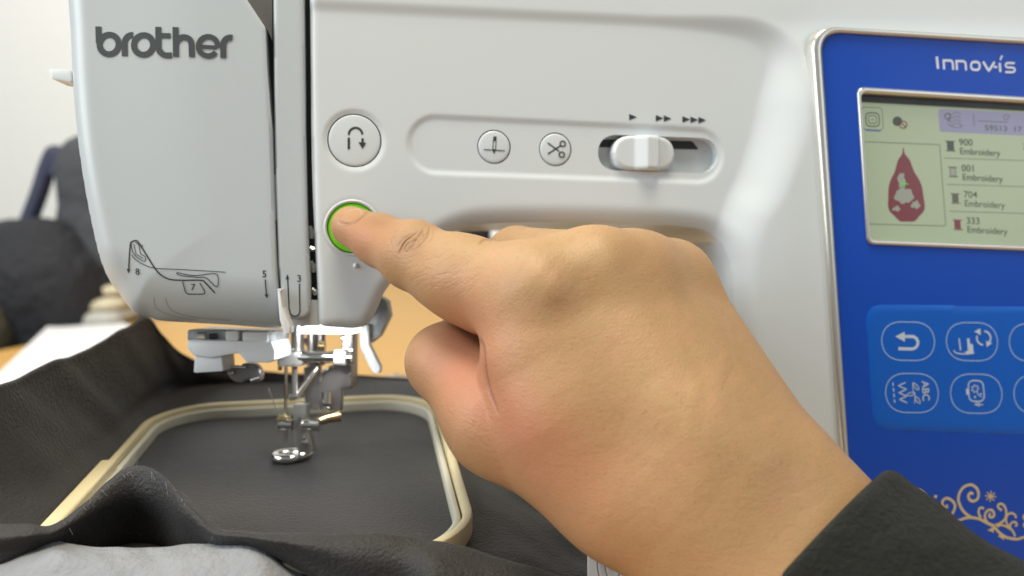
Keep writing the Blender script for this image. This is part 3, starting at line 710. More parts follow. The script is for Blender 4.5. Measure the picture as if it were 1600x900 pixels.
# ------------------------------------------------------------------ embroidery hoop
hoopm = plastic('hoop_plastic', lin(216, 200, 158), .4); hoopm2 = plastic('hoop_inner_plastic', lin(206, 200, 180), .38)
hr_ = root('embroidery_hoop', tuple(map(float, w3(A([HC[0], HC[1], FAB])))), 'cream plastic rectangular embroidery hoop with rounded corners holding black cloth', 'embroidery hoop')
def ring(name, hx, hy, rad, w, z0, z1, mat, parent, cham=1.0):
    base = []
    for cx, cy, a0 in ((1, 1, 0), (-1, 1, 90), (-1, -1, 180), (1, -1, 270)):
        for k in range(13):
            a = R(a0 + 90 * k / 12); base.append((cx * (hx - rad), cy * (hy - rad), math.cos(a), math.sin(a)))
    prof = [(rad - w, z0), (rad - w, z1 - cham), (rad - w + cham * .3, z1 - cham * .3), (rad - w + cham, z1), (rad - cham, z1), (rad - cham * .3, z1 - cham * .3), (rad, z1 - cham), (rad, z0)]
    v, f = [], []; m = len(prof); n = len(base)
    for bx_, by_, c, s_ in base:
        for rr, z in prof: v.append(HC + HU * (bx_ + c * rr) + HV * (by_ + s_ * rr) + A([0, 0, z]))
    for i in range(n):
        for k in range(m): f.append((i * m + k, ((i + 1) % n) * m + k, ((i + 1) % n) * m + (k + 1) % m, i * m + (k + 1) % m))
    return mesh(name, v, f, mat, parent, angle=30)
HX, HYs = 59.0, 77.5
ring('inner_frame', HX - 3.3, HYs - 3.3, 24, 2.2, FAB - .6, FAB + 3.8, hoopm2, hr_, .7)
ring('outer_frame', HX, HYs, 27, 2.8, FAB - 2, FAB + 5.6, hoopm, hr_, .8)
# raised connector plate on the left bar
lc = HC - HU * (HX - 1.6) + HV * (-24) + A([0, 0, FAB + 3.6])
box('connector_plate', lc, (HU, HV, HZv), (2.6, 30, 3.6), hoopm, hr_, 1.0)

# ------------------------------------------------------------------ cloths
clothm = M('black_cloth', (.022, .020, .021, 1), .5, 0, .36); clothm.set('Sheen Weight', .09); clothm.set('Sheen Roughness', .4)
wv1 = clothm.noise(2600, 2); wv2 = clothm.noise(120, 5); wv3 = clothm.noise(28, 4)
clothm.bump(clothm.noise(900, 3, .7), .0007, .8); clothm.bump(wv3, .0006, .6); clothm.bump(clothm.noise(16, 3, .5, (1, 2.2, 1, .3, .2, .7)), .0018, .5)
clothm.color(clothm.mix(clothm.math('MULTIPLY', clothm.noise(950, 3, .75), .6), clothm.mix(wv2, (.013, .0115, .0112, 1), (.024, .0212, .0205, 1)), (.036, .033, .031, 1))); CLOTH = clothm.m
def tps(ctrl, q, smooth=1e-3):
    xy, z = ctrl[:, :2] / 100, ctrl[:, 2]; n = len(xy)
    k = lambda r2: np.where(r2 > 1e-12, .5 * r2 * np.log(np.maximum(r2, 1e-12)), 0)
    K = k(((xy[:, None] - xy[None]) ** 2).sum(-1)) + smooth * np.eye(n); Pm = np.c_[np.ones(n), xy]
    Lm = np.block([[K, Pm], [Pm.T, np.zeros((3, 3))]]); w = np.linalg.solve(Lm, np.r_[z, 0, 0, 0])
    qq = q / 100; return k(((qq[:, None] - xy[None]) ** 2).sum(-1)) @ w[:n] + np.c_[np.ones(len(q)), qq] @ w[n:]
def wob(x, y, s): return (np.sin(x * s + 1.3 * np.sin(y * s * .7)) + np.sin(y * s * 1.13 + 1.7 * np.sin(x * s * .6 + 2)) + .5 * np.sin((x + y) * s * 2.1)) / 2.5
def loft(rows, nu, nv):
    a = A([catmull(r, nu, False) for r in rows]); b = A([catmull(a[:, i], nv, False) for i in range(a.shape[1])])  # (cols, rows)
    m, n = b.shape[:2]; f = [(i * n + j, i * n + j + 1, (i + 1) * n + j + 1, (i + 1) * n + j) for i in range(m - 1) for j in range(n - 1)]
    return b.reshape(-1, 3), f
fab_xy = dense(A([(HC + HU * a + HV * b)[:2] for a, b in ((-58, -76), (-58, 76), (58, 77), (70, 82), (98, 44), (108, -30), (96, -66), (94, -112), (40, -104), (-20, -80))]), 3)
def sheet_mesh(outline, zf, step, thick):
    lo, hi = outline.min(0) - step * 2, outline.max(0) + step * 2
    g = np.stack(np.meshgrid(np.arange(lo[0], hi[0], step), np.arange(lo[1], hi[1], step), indexing='ij'), -1); nx, ny = g.shape[:2]; p_ = g.reshape(-1, 2)
    d, near = seg_dist(p_, outline); sd = np.where(inside(p_, outline), -d, d); core = sd < -.35 * step
    idx = np.arange(nx * ny).reshape(nx, ny); c = np.stack([idx[:-1, :-1], idx[1:, :-1], idx[1:, 1:], idx[:-1, 1:]], -1).reshape(-1, 4); c = c[core[c].any(1)]
    used = np.unique(c); pos = p_.copy(); pos[~core] = near[~core]; rm = np.full(nx * ny, -1); rm[used] = np.arange(len(used)); c = rm[c]; xy = pos[used]
    z = zf(xy); return np.c_[xy, z], [tuple(dict.fromkeys(f)) for f in c if len(set(f)) > 2]
def fab_z(xy):
    rel = xy - HC[:2]; a = rel @ HU[:2]; b = rel @ HV[:2]
    out = np.clip(np.maximum(np.abs(a) - HX, np.abs(b) - HYs) / 22, 0, 1)
    z = FAB + .22 * wob(xy[:, 0], xy[:, 1], .09) - 9 * sstep(56, 105, a) - 6 * sstep(66, 110, -b)
    return z + out * (2.0 * wob(xy[:, 0], xy[:, 1], .07) + .8 * wob(xy[:, 0] + 40, xy[:, 1], .19))
v1, f1 = sheet_mesh(fab_xy, fab_z, 1.6, .5)
# loose cloth rising to a ridge on the left of the hoop and running behind it
bar = [(44, 850), (100, 795), (155, 738), (205, 686), (248, 642), (282, 618), (312, 608), (352, 602), (430, 599), (560, 600), (690, 604)]
rdg = [(-170, 690, 214), (-60, 632, 228), (40, 588, 255), (128, 549, 288), (198, 515, 322), (227, 502, 338), (252, 530, 350), (290, 560, 366), (370, 577, 384), (560, 589, 394), (720, 597, 398)]
lrows = []
B_ = A([at_z(A(x * 1.), A(y * 1.), A(FAB + 2.)) for x, y in bar]); G_ = A([at(A(x * 1.), A(y * 1.), A(d * 1.)) for x, y, d in rdg])
lrows.append(B_ + A([0, 0, -3.]) + HU * 7 - HV * A([5, 8, 11, 15, 20, 26, 28, 28, 28, 28, 28.])[:, None])
for a, sag in ((.12, 0), (.4, 2.5), (.72, 3.0), (.93, 1.0)):
    q = B_ + (G_ - B_) * a; q = q - A([0, 0, 1.]) * (sag * np.clip(G_[:, 2:] - FAB, 4, 30) / 22) ; lrows.append(q)
lrows.append(G_); lrows.append(G_ + A([-3, 7, -5])); lrows.append(G_ + A([-8, 20, -26]))
v5, f5 = loft(A(lrows), 12, 7)
dd = np.clip((v5[:, 2] - FAB) / 14, 0, 1)
v5 = v5 + A([.4, 0, 1.]) * (dd * (1.9 * wob(v5[:, 0] + v5[:, 2], v5[:, 1], .075) + .6 * wob(v5[:, 0], v5[:, 1] + v5[:, 2], .2)))[:, None]
# the folded-over front hem: a loft of rows from behind the crest to the lower edge
cx_ = [-120, -40, 40, 84, 128, 168, 208, 250, 292, 340, 400, 470, 560, 630, 672, 706, 742, 800, 870, 940]
cy_ = [826, 824, 823, 822, 792, 757, 735, 744, 788, 825, 833, 835, 837, 840, 846, 852, 862, 880, 900, 920]
cd_ = [196, 197, 199, 203, 210, 217, 221, 218, 209, 203, 200, 199, 198, 199, 200, 201, 202, 203, 203, 203]
by_ = [905, 896, 866, 851, 850, 852, 853, 854, 855, 856, 858, 892, 950, 960, 962, 965, 970, 985, 1000, 1010]
bd_ = [190, 192, 198, 204, 213, 221, 226, 224, 213, 205, 201, 198, 196, 194, 185, 186, 187, 188, 188, 188]
rows = []
back = [at(A(x * 1.), A(y - 4.), A(d + 9.)) for x, y, d in zip(cx_, cy_, cd_)]
for q in back: q[2] = min(q[2] - 8, FAB + 2) if q[2] < FAB + 12 else FAB + 1
rows.append(back)
rows.append([at(A(x * 1.), A(y + 3.), A(d + 3.)) for x, y, d in zip(cx_, cy_, cd_)])
rows.append([at(A(x * 1.), A(y * 1.), A(d * 1.)) for x, y, d in zip(cx_, cy_, cd_)])
for a, bulge in ((.3, -3), (.65, -1.5), (1.0, 0)):
    rows.append([at(A(x + 3 * math.sin(i * 1.9) * a), A(y + (yb - y) * a), A(d + (db - d) * a + bulge)) for i, (x, y, d, yb, db) in enumerate(zip(cx_, cy_, cd_, by_, bd_))])
rows.append([at(A(x * 1.), A(yb + 2.), A(db + 5.)) for x, yb, db in zip(cx_, by_, bd_)])
rows = A(rows)
v2, f2 = loft(rows, 10, 6)
v2 = v2 + A([0, 0, 1.]) * (.35 * wob(v2[:, 0], v2[:, 1], .35))[:, None]
cl = mesh('black_cloth', np.concatenate([v1, v2, v5]), f1 + [tuple(i + len(v1) for i in f) for f in f2] + [tuple(i + len(v1) + len(v2) for i in f) for f in f5], CLOTH, None, angle=0)
tag(cl, 'black woven cloth stretched in the hoop with rumpled loose edges', 'cloth')
md = cl.modifiers.new('thickness', 'SOLIDIFY'); md.thickness = .0005; md.offset = -1
# lint specks on the cloth and frayed threads along the front hem
lv, lf = [], []
def strand(pts, w):
    pts = A(pts); b0 = len(lv)
    for i, q in enumerate(pts):
        lv.extend([q - A([w, 0, 0]), q + A([w, 0, 0]), q + A([0, -w, w])])
    for i in range(len(pts) - 1):
        for a, b in ((0, 1), (1, 2), (2, 0)): lf.append((b0 + 3 * i + a, b0 + 3 * i + b, b0 + 3 * i + 3 + b, b0 + 3 * i + 3 + a))
rl = random.Random(3)
for i in range(70):
    q = HC + HU * rl.uniform(-50, 50) + HV * rl.uniform(-62, 40) + A([0, 0, FAB + .5]); d_ = A([rl.gauss(0, 1), rl.gauss(0, 1), .1]); d_ /= np.linalg.norm(d_)
    strand([q, q + d_ * rl.uniform(.2, .7) + A([0, 0, .1])], .07)
cr = catmull(A([at(A(x * 1.), A(y * 1.), A(d - .4)) for x, y, d in zip(cx_, cy_, cd_)]), 30, False)
for i in range(110):
    q = cr[rl.randrange(95, 300)]; q = q + A([rl.gauss(0, .3), rl.gauss(0, .2), rl.gauss(.1, .3)]); d_ = A([rl.gauss(.7, .6), rl.gauss(0, .3), rl.gauss(-.2, .5)]); L = rl.uniform(.8, 3.2)
    strand([q, q + d_ * L * .5 + A([0, -.2, .15]), q + d_ * L + A([0, -.1, -.15 * L])], .05)
lo_ = mesh('loose_threads', lv, lf, M('lint_thread', lin(150, 146, 142), .8).m, cl, smooth=False); lo_['kind'] = 'stuff'
# white stabiliser under the front hem
whm = M('stabiliser', lin(170, 171, 174), .8); whm.bump(whm.noise(900, 3), .0002); whm.bump(whm.noise(45, 5, .6), .004); whm.color(whm.mix(whm.noise(70, 6), lin(122, 124, 128), lin(148, 149, 153))); WHM = whm.m
sx = [-120, -20, 60, 140, 240, 330, 400, 450, 490, 530]
sdn = lambda x: max(0., x - 405) * .6
st_rows = A([[at(A(x * 1.), A(850. + 3 * math.sin(i * 2.1) + sdn(x)), A(205.)) for i, x in enumerate(sx)], [at(A(x * 1.), A(860. + 2 * math.sin(i) + sdn(x)), A(201.)) for i, x in enumerate(sx)], [at(A(x * 1.), A(880. + 4 * math.sin(i * 1.7) + sdn(x)), A(194.)) for i, x in enumerate(sx)], [at(A(x * 1.), A(930. + sdn(x)), A(186.)) for x in sx], [at(A(x * 1.), A(1010.), A(176.)) for x in sx]])
v3, f3 = loft(st_rows, 10, 8); v3 += A([0, 0, 1.]) * (1.0 * wob(v3[:, 0], v3[:, 1], .13) + .5 * wob(v3[:, 0] + 9, v3[:, 1], .33))[:, None]
stz = tag(mesh('stabiliser_sheet', v3, f3, WHM, None, angle=0), 'crumpled white non-woven stabiliser sheet below the black hem', 'stabiliser'); md = stz.modifiers.new('thickness', 'SOLIDIFY'); md.thickness = .0004
# printed white cloth lower centre, beside the wrist
pr = A([[at(A(x * 1.), A(y * 1.), A(d)) for x in (918, 940, 970, 1010, 1060, 1120)] for y, d in ((835, 226.), (862, 221.), (890, 216.), (930, 210.), (990, 204.))])
prm = M('line_printed_cloth', lin(214, 206, 198), .8); nz = prm.noise(34, 3, .5)
prm.color(prm.ramp(nz, [(0, lin(214, 206, 198)), (.485, lin(214, 206, 198)), (.5, lin(70, 66, 66)), (.51, lin(214, 206, 198)), (1, lin(220, 212, 204))]))
v4, f4 = loft(pr, 8, 8); v4 += A([0, 0, 1.]) * (.8 * wob(v4[:, 0], v4[:, 1], .2))[:, None]
pc = tag(mesh('printed_cloth', v4, f4, prm.m, None, angle=0), 'off-white cloth with thin dark line drawing beside the wrist', 'cloth'); md = pc.modifiers.new('thickness', 'SOLIDIFY'); md.thickness = .0004
lnm = M('print_line', lin(66, 62, 62), .7).m
for pts in (((938, 864), (933, 882), (937, 905)), ((950, 868), (945, 884), (951, 908)), ((958, 872), (969, 886), (964, 908)), ((984, 880), (978, 892), (986, 910))):
    tube('printed_line', [at(A(float(x)), A(float(y)), A(221.0 - (y - 862) * .18 - 1.4)) for x, y in catmull(pts, 5, False)], .14, lnm, pc, 6)
# torn fluffy edge behind the hoop
v, f = [], []
for i in range(90):
    x = 440 + i * 3.2; yb = 594 + 4 * math.sin(i * .2); q0 = at(A(x), A(yb + 8), A(404.)); q1 = at(A(x + random.uniform(-2, 2)), A(yb - 4 - random.random() * 5), A(408.)); q2 = at(A(x), A(yb), A(418.))
    v += [q0, q1, q2]
    if i: f += [((i - 1) * 3 + k, i * 3 + k, i * 3 + k + 1, (i - 1) * 3 + k + 1) for k in (0, 1)]
fz = M('lint', lin(206, 186, 168), .9); fz.bump(fz.noise(700, 4), .002); fz.color(fz.mix(fz.noise(160, 4), lin(225, 208, 192), lin(150, 128, 112)))
te = tag(mesh('backing_strip', v, f, fz.m, None), 'pale torn fluffy backing strip behind the hoop', 'backing'); md = te.modifiers.new('thickness', 'SOLIDIFY'); md.thickness = .001

# ------------------------------------------------------------------ background things on and beyond the table
def blob(name, c, half, mat, parent=None, n=28, m=18, amp=.12, sc_=.03, seed=0, power=.7):
    v, f = [], []
    for i in range(m + 1):
        th = math.pi * i / m
        for k in range(n):
            ph = 2 * math.pi * k / n; d = A([math.sin(th) * math.cos(ph), math.sin(th) * math.sin(ph), math.cos(th)])
            d = np.sign(d) * np.abs(d) ** power; q = d * A(half)
            q = q * (1 + amp * math.sin(q[0] * sc_ + seed) * math.cos(q[1] * sc_ * 1.3 + seed * 2) + amp * .7 * math.sin(q[2] * sc_ * 1.7 + seed))
            v.append(A(c) + q)
    for i in range(m):
        for k in range(n): f.append((i * n + k, (i + 1) * n + k, (i + 1) * n + (k + 1) % n, i * n + (k + 1) % n))
    return mesh(name, v, f, mat, parent, angle=0)
bagm = M('bag_cloth', lin(30, 30, 35), .8); bagm.bump(bagm.noise(40, 5), .01)
bagm2 = M('bag_cloth_grey', lin(62, 64, 68), .85); bagm2.bump(bagm2.noise(40, 5), .01)
bagm3 = M('bag_cloth_olive', lin(70, 66, 52), .85); bagm3.bump(bagm3.noise(40, 5), .01)
strapm = M('strap', lin(38, 42, 66), .6); strapm.bump(strapm.noise(300, 2), .001)
bc = at(A(55.), A(415.), A(1050.))
bg = root('backpack', (float(w3(bc)[0]), float(w3(bc)[1]), -.45), 'blurred black backpack with an upright strap behind the table edge', 'bag')
blob('bag_body', bc + A([10, 0, -30]), (105, 70, 95), bagm.m, bg, seed=1)
blob('front_pocket', bc + A([-75, -60, -70]), (70, 40, 60), bagm3.m, bg, seed=2)
blob('bag_side', bc + A([95, 20, 45]), (65, 50, 110), bagm2.m, bg, seed=3)
sp_ = [at(A(x * 1.), A(y * 1.), A(1060.)) for x, y in catmull([(45, 345), (62, 300), (74, 262), (84, 240), (90, 246), (86, 275)], 5, False)]
tube('strap', sp_, 11, strapm.m, bg, 10)
bl = blob('bag_base', bc + A([-10, 30, -300]), (190, 110, 220), bagm.m, bg, seed=5)
paperm = M('paper', lin(226, 224, 222), .8); paperm.bump(paperm.noise(30, 3), .002)
def onTable(px, py, z=0): return at_z(A(px * 1.), A(py * 1.), A(TABLE_Z + z))
q = [onTable(*t) for t in ((-60, 640), (75, 516), (166, 494), (215, 520), (130, 640))]
v = [a + A([0, 0, 1.0 + 4 * (i % 2)]) for i, a in enumerate(q)]
pp = tag(mesh('paper_sheet', v, [(0, 4, 3, 2, 1)], paperm.m, None, smooth=False), 'plain white paper sheet on the table left of the black cloth', 'paper'); md = pp.modifiers.new('thickness', 'SOLIDIFY'); md.thickness = .0008
pp2 = [onTable(*t) for t in ((-10, 600), (50, 545), (90, 528), (100, 535), (30, 640))]
stm = M('folded_cloth', lin(206, 196, 168), .85); stm.bump(stm.noise(60, 4), .006)
stg = M('folded_cloth_grey', lin(190, 188, 180), .85); stg.bump(stg.noise(60, 4), .006)
sc0 = onTable(118, 508)
for i, (dx, hx, hy, hz, m_) in enumerate(((0, 62, 46, 11, stg.m), (10, 54, 42, 9, stm.m), (16, 48, 38, 8, stm.m))):
    lab = ('grey folded cloth at the bottom of the pale pile', 'cream folded cloth in the middle of the pale pile', 'cream folded cloth on top of the pale pile')[i]
    o = blob('folded_cloth', sc0 + A([dx, 30, 11 + i * 17]), (hx, hy, hz), m_, None, amp=.05, seed=i, power=.55); tag(o, lab + ' left of the machine', 'folded cloth', 'folded cloths in the pile')
# dark speaker-like thing and plastic packets seen under the arm
bkc = at(A(742.), A(380.), A(620.)); hz = (bkc[2] + 40 - TABLE_Z) / 2
bk = blob('black_bottle', A([bkc[0], bkc[1], TABLE_Z + hz + .2]), (12, 16, hz), bagm.m, None, amp=.0, power=.35); tag(bk, 'black upright bottle seen through the arch under the machine arm', 'bottle')
packs = [(815, lin(205, 205, 208), 'white', 24), (905, lin(168, 178, 150), 'pale green', 18), (975, lin(205, 202, 200), 'cloudy', 20), (1050, lin(214, 208, 208), 'shiny white', 18), (1112, lin(190, 120, 115), 'red and white', 12)]
for x, c, nm, hw_ in packs:
    pm = M('packet_' + nm, c, .25); pm.bump(pm.noise(90, 4), .01)
    c3 = at(A(x * 1.), A(350.), A(560.)); hz = (c3[2] + 14 - TABLE_Z) / 2
    o = blob('packet', A([c3[0], c3[1], TABLE_Z + hz + .2]), (hw_, 9, hz), pm.m, None, amp=.05, power=.45); tag(o, '%s upright plastic packet glimpsed under the machine arm above the knuckles' % nm, 'packet', 'packets under the machine arm')

# ------------------------------------------------------------------ the hand
def cm(px, py, d): return A([(px - 800) / F * d, (450 - py) / F * d, d])
def cam2w(p): return np.stack([p[..., 0], p[..., 2] * cp + p[..., 1] * sp, -p[..., 2] * sp + p[..., 1] * cp], -1)
def rcone(P, a, b, ra, rb):
    ba = b - a; t = np.clip(((P - a) @ ba) / (ba @ ba), 0, 1); return np.linalg.norm(P - a - t[..., None] * ba, axis=-1) - (ra + (rb - ra) * t)
def smin(a, b, k):
    h = np.clip(.5 + .5 * (b - a) / k, 0, 1); return b + (a - b) * h - k * h * (1 - h)
VX = 1.0
lo, hi = A([-64., -150, 160]), A([150., 34, 292])
gx, gy, gz = [np.arange(lo[i], hi[i], VX, dtype=np.float32) for i in range(3)]
J = dict(tip=(549, 354, 249.5), dip=(594, 376, 243), pip=(646, 399, 232), ib=(722, 433, 220), im=(834, 463, 207), mm=(928, 434, 212), rm=(998, 440, 225), pm=(1046, 447, 240),
         wi=(1040, 690, 198), wm=(1110, 715, 199), wr=(1165, 742, 202), wp=(1222, 778, 206), wt=(1064, 790, 200), th=(978, 756, 203), tm=(784, 654, 214), ti=(694, 566, 228), tt=(742, 520, 246))
J = {k: cm(*v).astype(np.float32) for k, v in J.items()}
def hand_sdf(P):
    def C(a, b, ra, rb): return rcone(P, J[a], J[b], ra, rb)
    def Cx(a, b, ra, rb): return rcone(P, cm(*a).astype(np.float32), cm(*b).astype(np.float32), ra, rb)
    # palm
    sdf = C('im', 'wi', 13.6, 16.5)
    sdf = smin(sdf, C('mm', 'wm', 12.8, 17), 9)
    sdf = smin(sdf, C('rm', 'wr', 12.4, 17), 9)
    sdf = smin(sdf, C('pm', 'wp', 12.2, 16.8), 9)
    sdf = smin(sdf, C('th', 'wt', 17, 18.5), 10)
    sdf = smin(sdf, Cx((838, 560, 205), (884, 640, 204), 14.4, 16), 8)      # first interosseous
    sdf = smin(sdf, Cx((884, 640, 204), (978, 756, 203), 16, 17), 8)
    # palm interior towards the machine
    sdf = smin(sdf, Cx((900, 500, 226), (1080, 720, 216), 14, 15), 9)
    sdf = smin(sdf, Cx((1010, 520, 240), (1120, 700, 220), 12, 14), 9)
    # forearm
    sdf = smin(sdf, Cx((1222, 778, 206), (1460, 1010, 190), 16.8, 22), 9)
    sdf = smin(sdf, Cx((1064, 790, 200), (1240, 990, 192), 18.5, 22), 10)
    sdf = smin(sdf, Cx((1150, 790, 203), (1350, 1000, 192), 18.5, 22), 10)
    # index
    fin = C('tip', 'dip', 6.3, 7.6); fin = smin(fin, C('dip', 'pip', 7.6, 9.5), 3); fin = smin(fin, C('pip', 'ib', 9.4, 10.9), 4); fin = smin(fin, C('ib', 'im', 10.8, 13.0), 5)
    fin = smin(fin, Cx((648, 386, 228.5), (640, 392, 229), 6.3, 6.3), 3)   # PIP knuckle
    fin = smin(fin, Cx((690, 436, 226), (760, 470, 220), 8, 9.5), 4)
    sdf = smin(sdf, fin, 6)
    # knuckle bumps
    sdf = smin(sdf, Cx((844, 448, 201), (858, 458, 200.5), 8.6, 8.6), 6); sdf = smin(sdf, Cx((925, 427, 207), (985, 432, 214), 9.5, 9.5), 9)
    sdf = smin(sdf, Cx((985, 435, 224), (1046, 443, 236), 11.5, 11.5), 8)
    # curled fingers
    mf = Cx((928, 432, 212), (808, 402, 250), 12, 9.4); mf = smin(mf, Cx((808, 402, 250), (880, 470, 262), 9.4, 8.4), 2); sdf = smin(sdf, mf, 1.6)
    rf = Cx((998, 432, 226), (905, 425, 262), 11.5, 9); rf = smin(rf, Cx((905, 425, 262), (960, 500, 266), 9, 8), 2); sdf = smin(sdf, rf, 3.5)
    pf = Cx((1046, 440, 240), (985, 440, 268), 11, 8); pf = smin(pf, Cx((985, 440, 268), (1020, 520, 262), 8, 7), 2); sdf = smin(sdf, pf, 3.5)
    # thumb
    thb = C('tm', 'ti', 14.2, 10.2); thb = smin(thb, C('ti', 'tt', 10.2, 8.6), 4)
    sdf = smin(sdf, thb, .7); sdf = smin(sdf, Cx((784, 654, 214), (978, 756, 203), 14.2, 17), 7)
    return sdf
def surface_nets(vol, o, h):
    s = vol < 0; nx, ny, nz = vol.shape
    acc = np.zeros((nx - 1, ny - 1, nz - 1, 3), np.float32); cnt = np.zeros((nx - 1, ny - 1, nz - 1), np.float32)
    for ax in range(3):
        sl0 = [slice(None)] * 3; sl1 = [slice(None)] * 3; sl0[ax] = slice(0, -1); sl1[ax] = slice(1, None)
        a, b = vol[tuple(sl0)], vol[tuple(sl1)]; cr = (a < 0) != (b < 0); t = np.where(cr, a / np.where(cr, a - b, 1), 0)
        oth = [i for i in range(3) if i != ax]
        for i in (0, 1):
            for j in (0, 1):
                sl = [slice(None)] * 3; sl[oth[0]] = slice(i, vol.shape[oth[0]] - 1 + i); sl[oth[1]] = slice(j, vol.shape[oth[1]] - 1 + j)
                c = cr[tuple(sl)]; tt = t[tuple(sl)]
                acc[..., ax] += np.where(c, tt, 0); acc[..., oth[0]] += c * float(i); acc[..., oth[1]] += c * float(j); cnt += c
    m = cnt > 0; ids = np.full(m.shape, -1); ids[m] = np.arange(m.sum()); base = np.argwhere(m)
    v = o + h * (base + acc[m] / cnt[m][:, None]); faces = []
    for ax in range(3):
        u, w = (ax + 1) % 3, (ax + 2) % 3
        sl0 = [slice(None)] * 3; sl1 = [slice(None)] * 3; sl0[ax] = slice(0, -1); sl1[ax] = slice(1, None)
        a, b = s[tuple(sl0)], s[tuple(sl1)]; e = np.argwhere(a != b); e = e[(e[:, u] > 0) & (e[:, w] > 0) & (e[:, u] < vol.shape[u] - 1) & (e[:, w] < vol.shape[w] - 1)]
        flip = b[tuple(e.T)]; du = np.zeros(3, int); du[u] = 1; dw = np.zeros(3, int); dw[w] = 1
        q = np.stack([ids[tuple((e - du - dw).T)], ids[tuple((e - dw).T)], ids[tuple(e.T)], ids[tuple((e - du).T)]], -1)
        q[flip] = q[flip][:, ::-1]; faces.append(q)
    fs = np.concatenate(faces); return v, fs[(fs >= 0).all(1)]
hv, hf = surface_nets(hand_sdf(np.stack(np.meshgrid(gx, gy, gz, indexing='ij'), -1).astype(np.float32)), lo, VX)
def to_px(v): return np.stack([800 + F * v[:, 0] / v[:, 2], 450 - F * v[:, 1] / v[:, 2]], -1)
def normals(v):
    e = .4; g = np.stack([hand_sdf((v + e * np.eye(3)[i]).astype(np.float32)) - hand_sdf((v - e * np.eye(3)[i]).astype(np.float32)) for i in range(3)], -1)
    return g / (np.linalg.norm(g, axis=1)[:, None] + 1e-9)
# refine the side towards the lens so that creases, tendons and veins are real relief
hbm = bmesh.new(); bvs = [hbm.verts.new(q) for q in hv]
for f in hf: hbm.faces.new([bvs[i] for i in f])
hbm.normal_update()
if sum(f.normal.z * f.calc_area() for f in hbm.faces if f.calc_center_median().z < 205) > 0: bmesh.ops.reverse_faces(hbm, faces=hbm.faces[:])
def edges_in(x0, y0, x1, y1):
    es = set()
    for f in hbm.faces:
        c = f.calc_center_median(); px, py = 800 + F * c.x / c.z, 450 - F * c.y / c.z
        if x0 < px < x1 and y0 < py < y1 and f.normal.dot(c.normalized()) < .15: es.update(f.edges)
    return list(es)
bmesh.ops.subdivide_edges(hbm, edges=edges_in(480, 300, 1420, 920), cuts=1, use_grid_fill=True)
hbm.normal_update()
bmesh.ops.subdivide_edges(hbm, edges=edges_in(505, 310, 800, 700), cuts=1, use_grid_fill=True)
hbm.verts.index_update(); hv = A([v.co[:] for v in hbm.verts]); hf = [tuple(v.index for v in f.verts) for f in hbm.faces]; hbm.free()
for _ in range(2): hv = hv - normals(hv) * np.clip(hand_sdf(hv.astype(np.float32)), -1, 1)[:, None]
hn = normals(hv); hpx = to_px(hv); front = np.clip(-(hn * hv).sum(1) / np.linalg.norm(hv, axis=1) * 3, 0, 1)
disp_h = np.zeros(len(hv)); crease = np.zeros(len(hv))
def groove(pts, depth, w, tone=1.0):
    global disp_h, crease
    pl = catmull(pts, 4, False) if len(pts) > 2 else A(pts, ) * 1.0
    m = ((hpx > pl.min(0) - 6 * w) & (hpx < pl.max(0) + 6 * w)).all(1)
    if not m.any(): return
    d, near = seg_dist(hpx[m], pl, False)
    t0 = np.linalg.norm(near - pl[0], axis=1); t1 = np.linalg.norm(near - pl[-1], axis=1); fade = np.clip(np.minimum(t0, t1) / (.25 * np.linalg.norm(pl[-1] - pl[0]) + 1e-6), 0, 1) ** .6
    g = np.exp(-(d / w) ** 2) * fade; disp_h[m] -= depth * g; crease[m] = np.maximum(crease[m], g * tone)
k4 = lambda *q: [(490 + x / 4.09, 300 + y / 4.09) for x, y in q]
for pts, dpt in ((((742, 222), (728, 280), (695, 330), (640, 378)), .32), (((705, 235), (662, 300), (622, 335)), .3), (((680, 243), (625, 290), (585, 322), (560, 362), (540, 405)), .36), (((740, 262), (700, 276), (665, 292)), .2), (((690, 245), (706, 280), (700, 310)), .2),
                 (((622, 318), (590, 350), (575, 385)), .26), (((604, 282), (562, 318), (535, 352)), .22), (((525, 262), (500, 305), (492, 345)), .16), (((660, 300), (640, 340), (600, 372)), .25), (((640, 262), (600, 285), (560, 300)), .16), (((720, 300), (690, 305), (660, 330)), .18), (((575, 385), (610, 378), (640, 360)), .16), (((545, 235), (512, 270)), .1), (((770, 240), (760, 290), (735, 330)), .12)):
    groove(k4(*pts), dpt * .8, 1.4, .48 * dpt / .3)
rng = random.Random(7)
for i in range(60):                                       # faint folds over the first phalanx
    x, y = rng.uniform(632, 735), rng.uniform(398, 462); L = rng.uniform(14, 34); a = R(rng.gauss(-26, 10))
    groove([(x, y), (x + L * .5 * math.cos(a), y + L * .5 * math.sin(a) - 1.5), (x + L * math.cos(a), y + L * math.sin(a))], rng.uniform(.025, .06), 1.1, .12)
for i in range(22):                                       # loose skin over the knuckles
    x, y = rng.gauss(850, 34), rng.gauss(430, 26); L = rng.uniform(12, 30); a = R(rng.gauss(-62, 16))
    groove([(x, y), (x + L * .5 * math.cos(a) + 2, y + L * .5 * math.sin(a)), (x + L * math.cos(a), y + L * math.sin(a))], rng.uniform(.03, .07), 2.0, .10)
for i in range(24):                                       # cross lines at the thumb joint
    x, y = rng.uniform(672, 765), rng.uniform(600, 690); L = rng.uniform(10, 30); a = R(rng.gauss(38, 12))
    groove([(x, y), (x + L * .5 * math.cos(a), y + L * .5 * math.sin(a) + 1.5), (x + L * math.cos(a), y + L * math.sin(a))], rng.uniform(.025, .06), 1.2, .12)
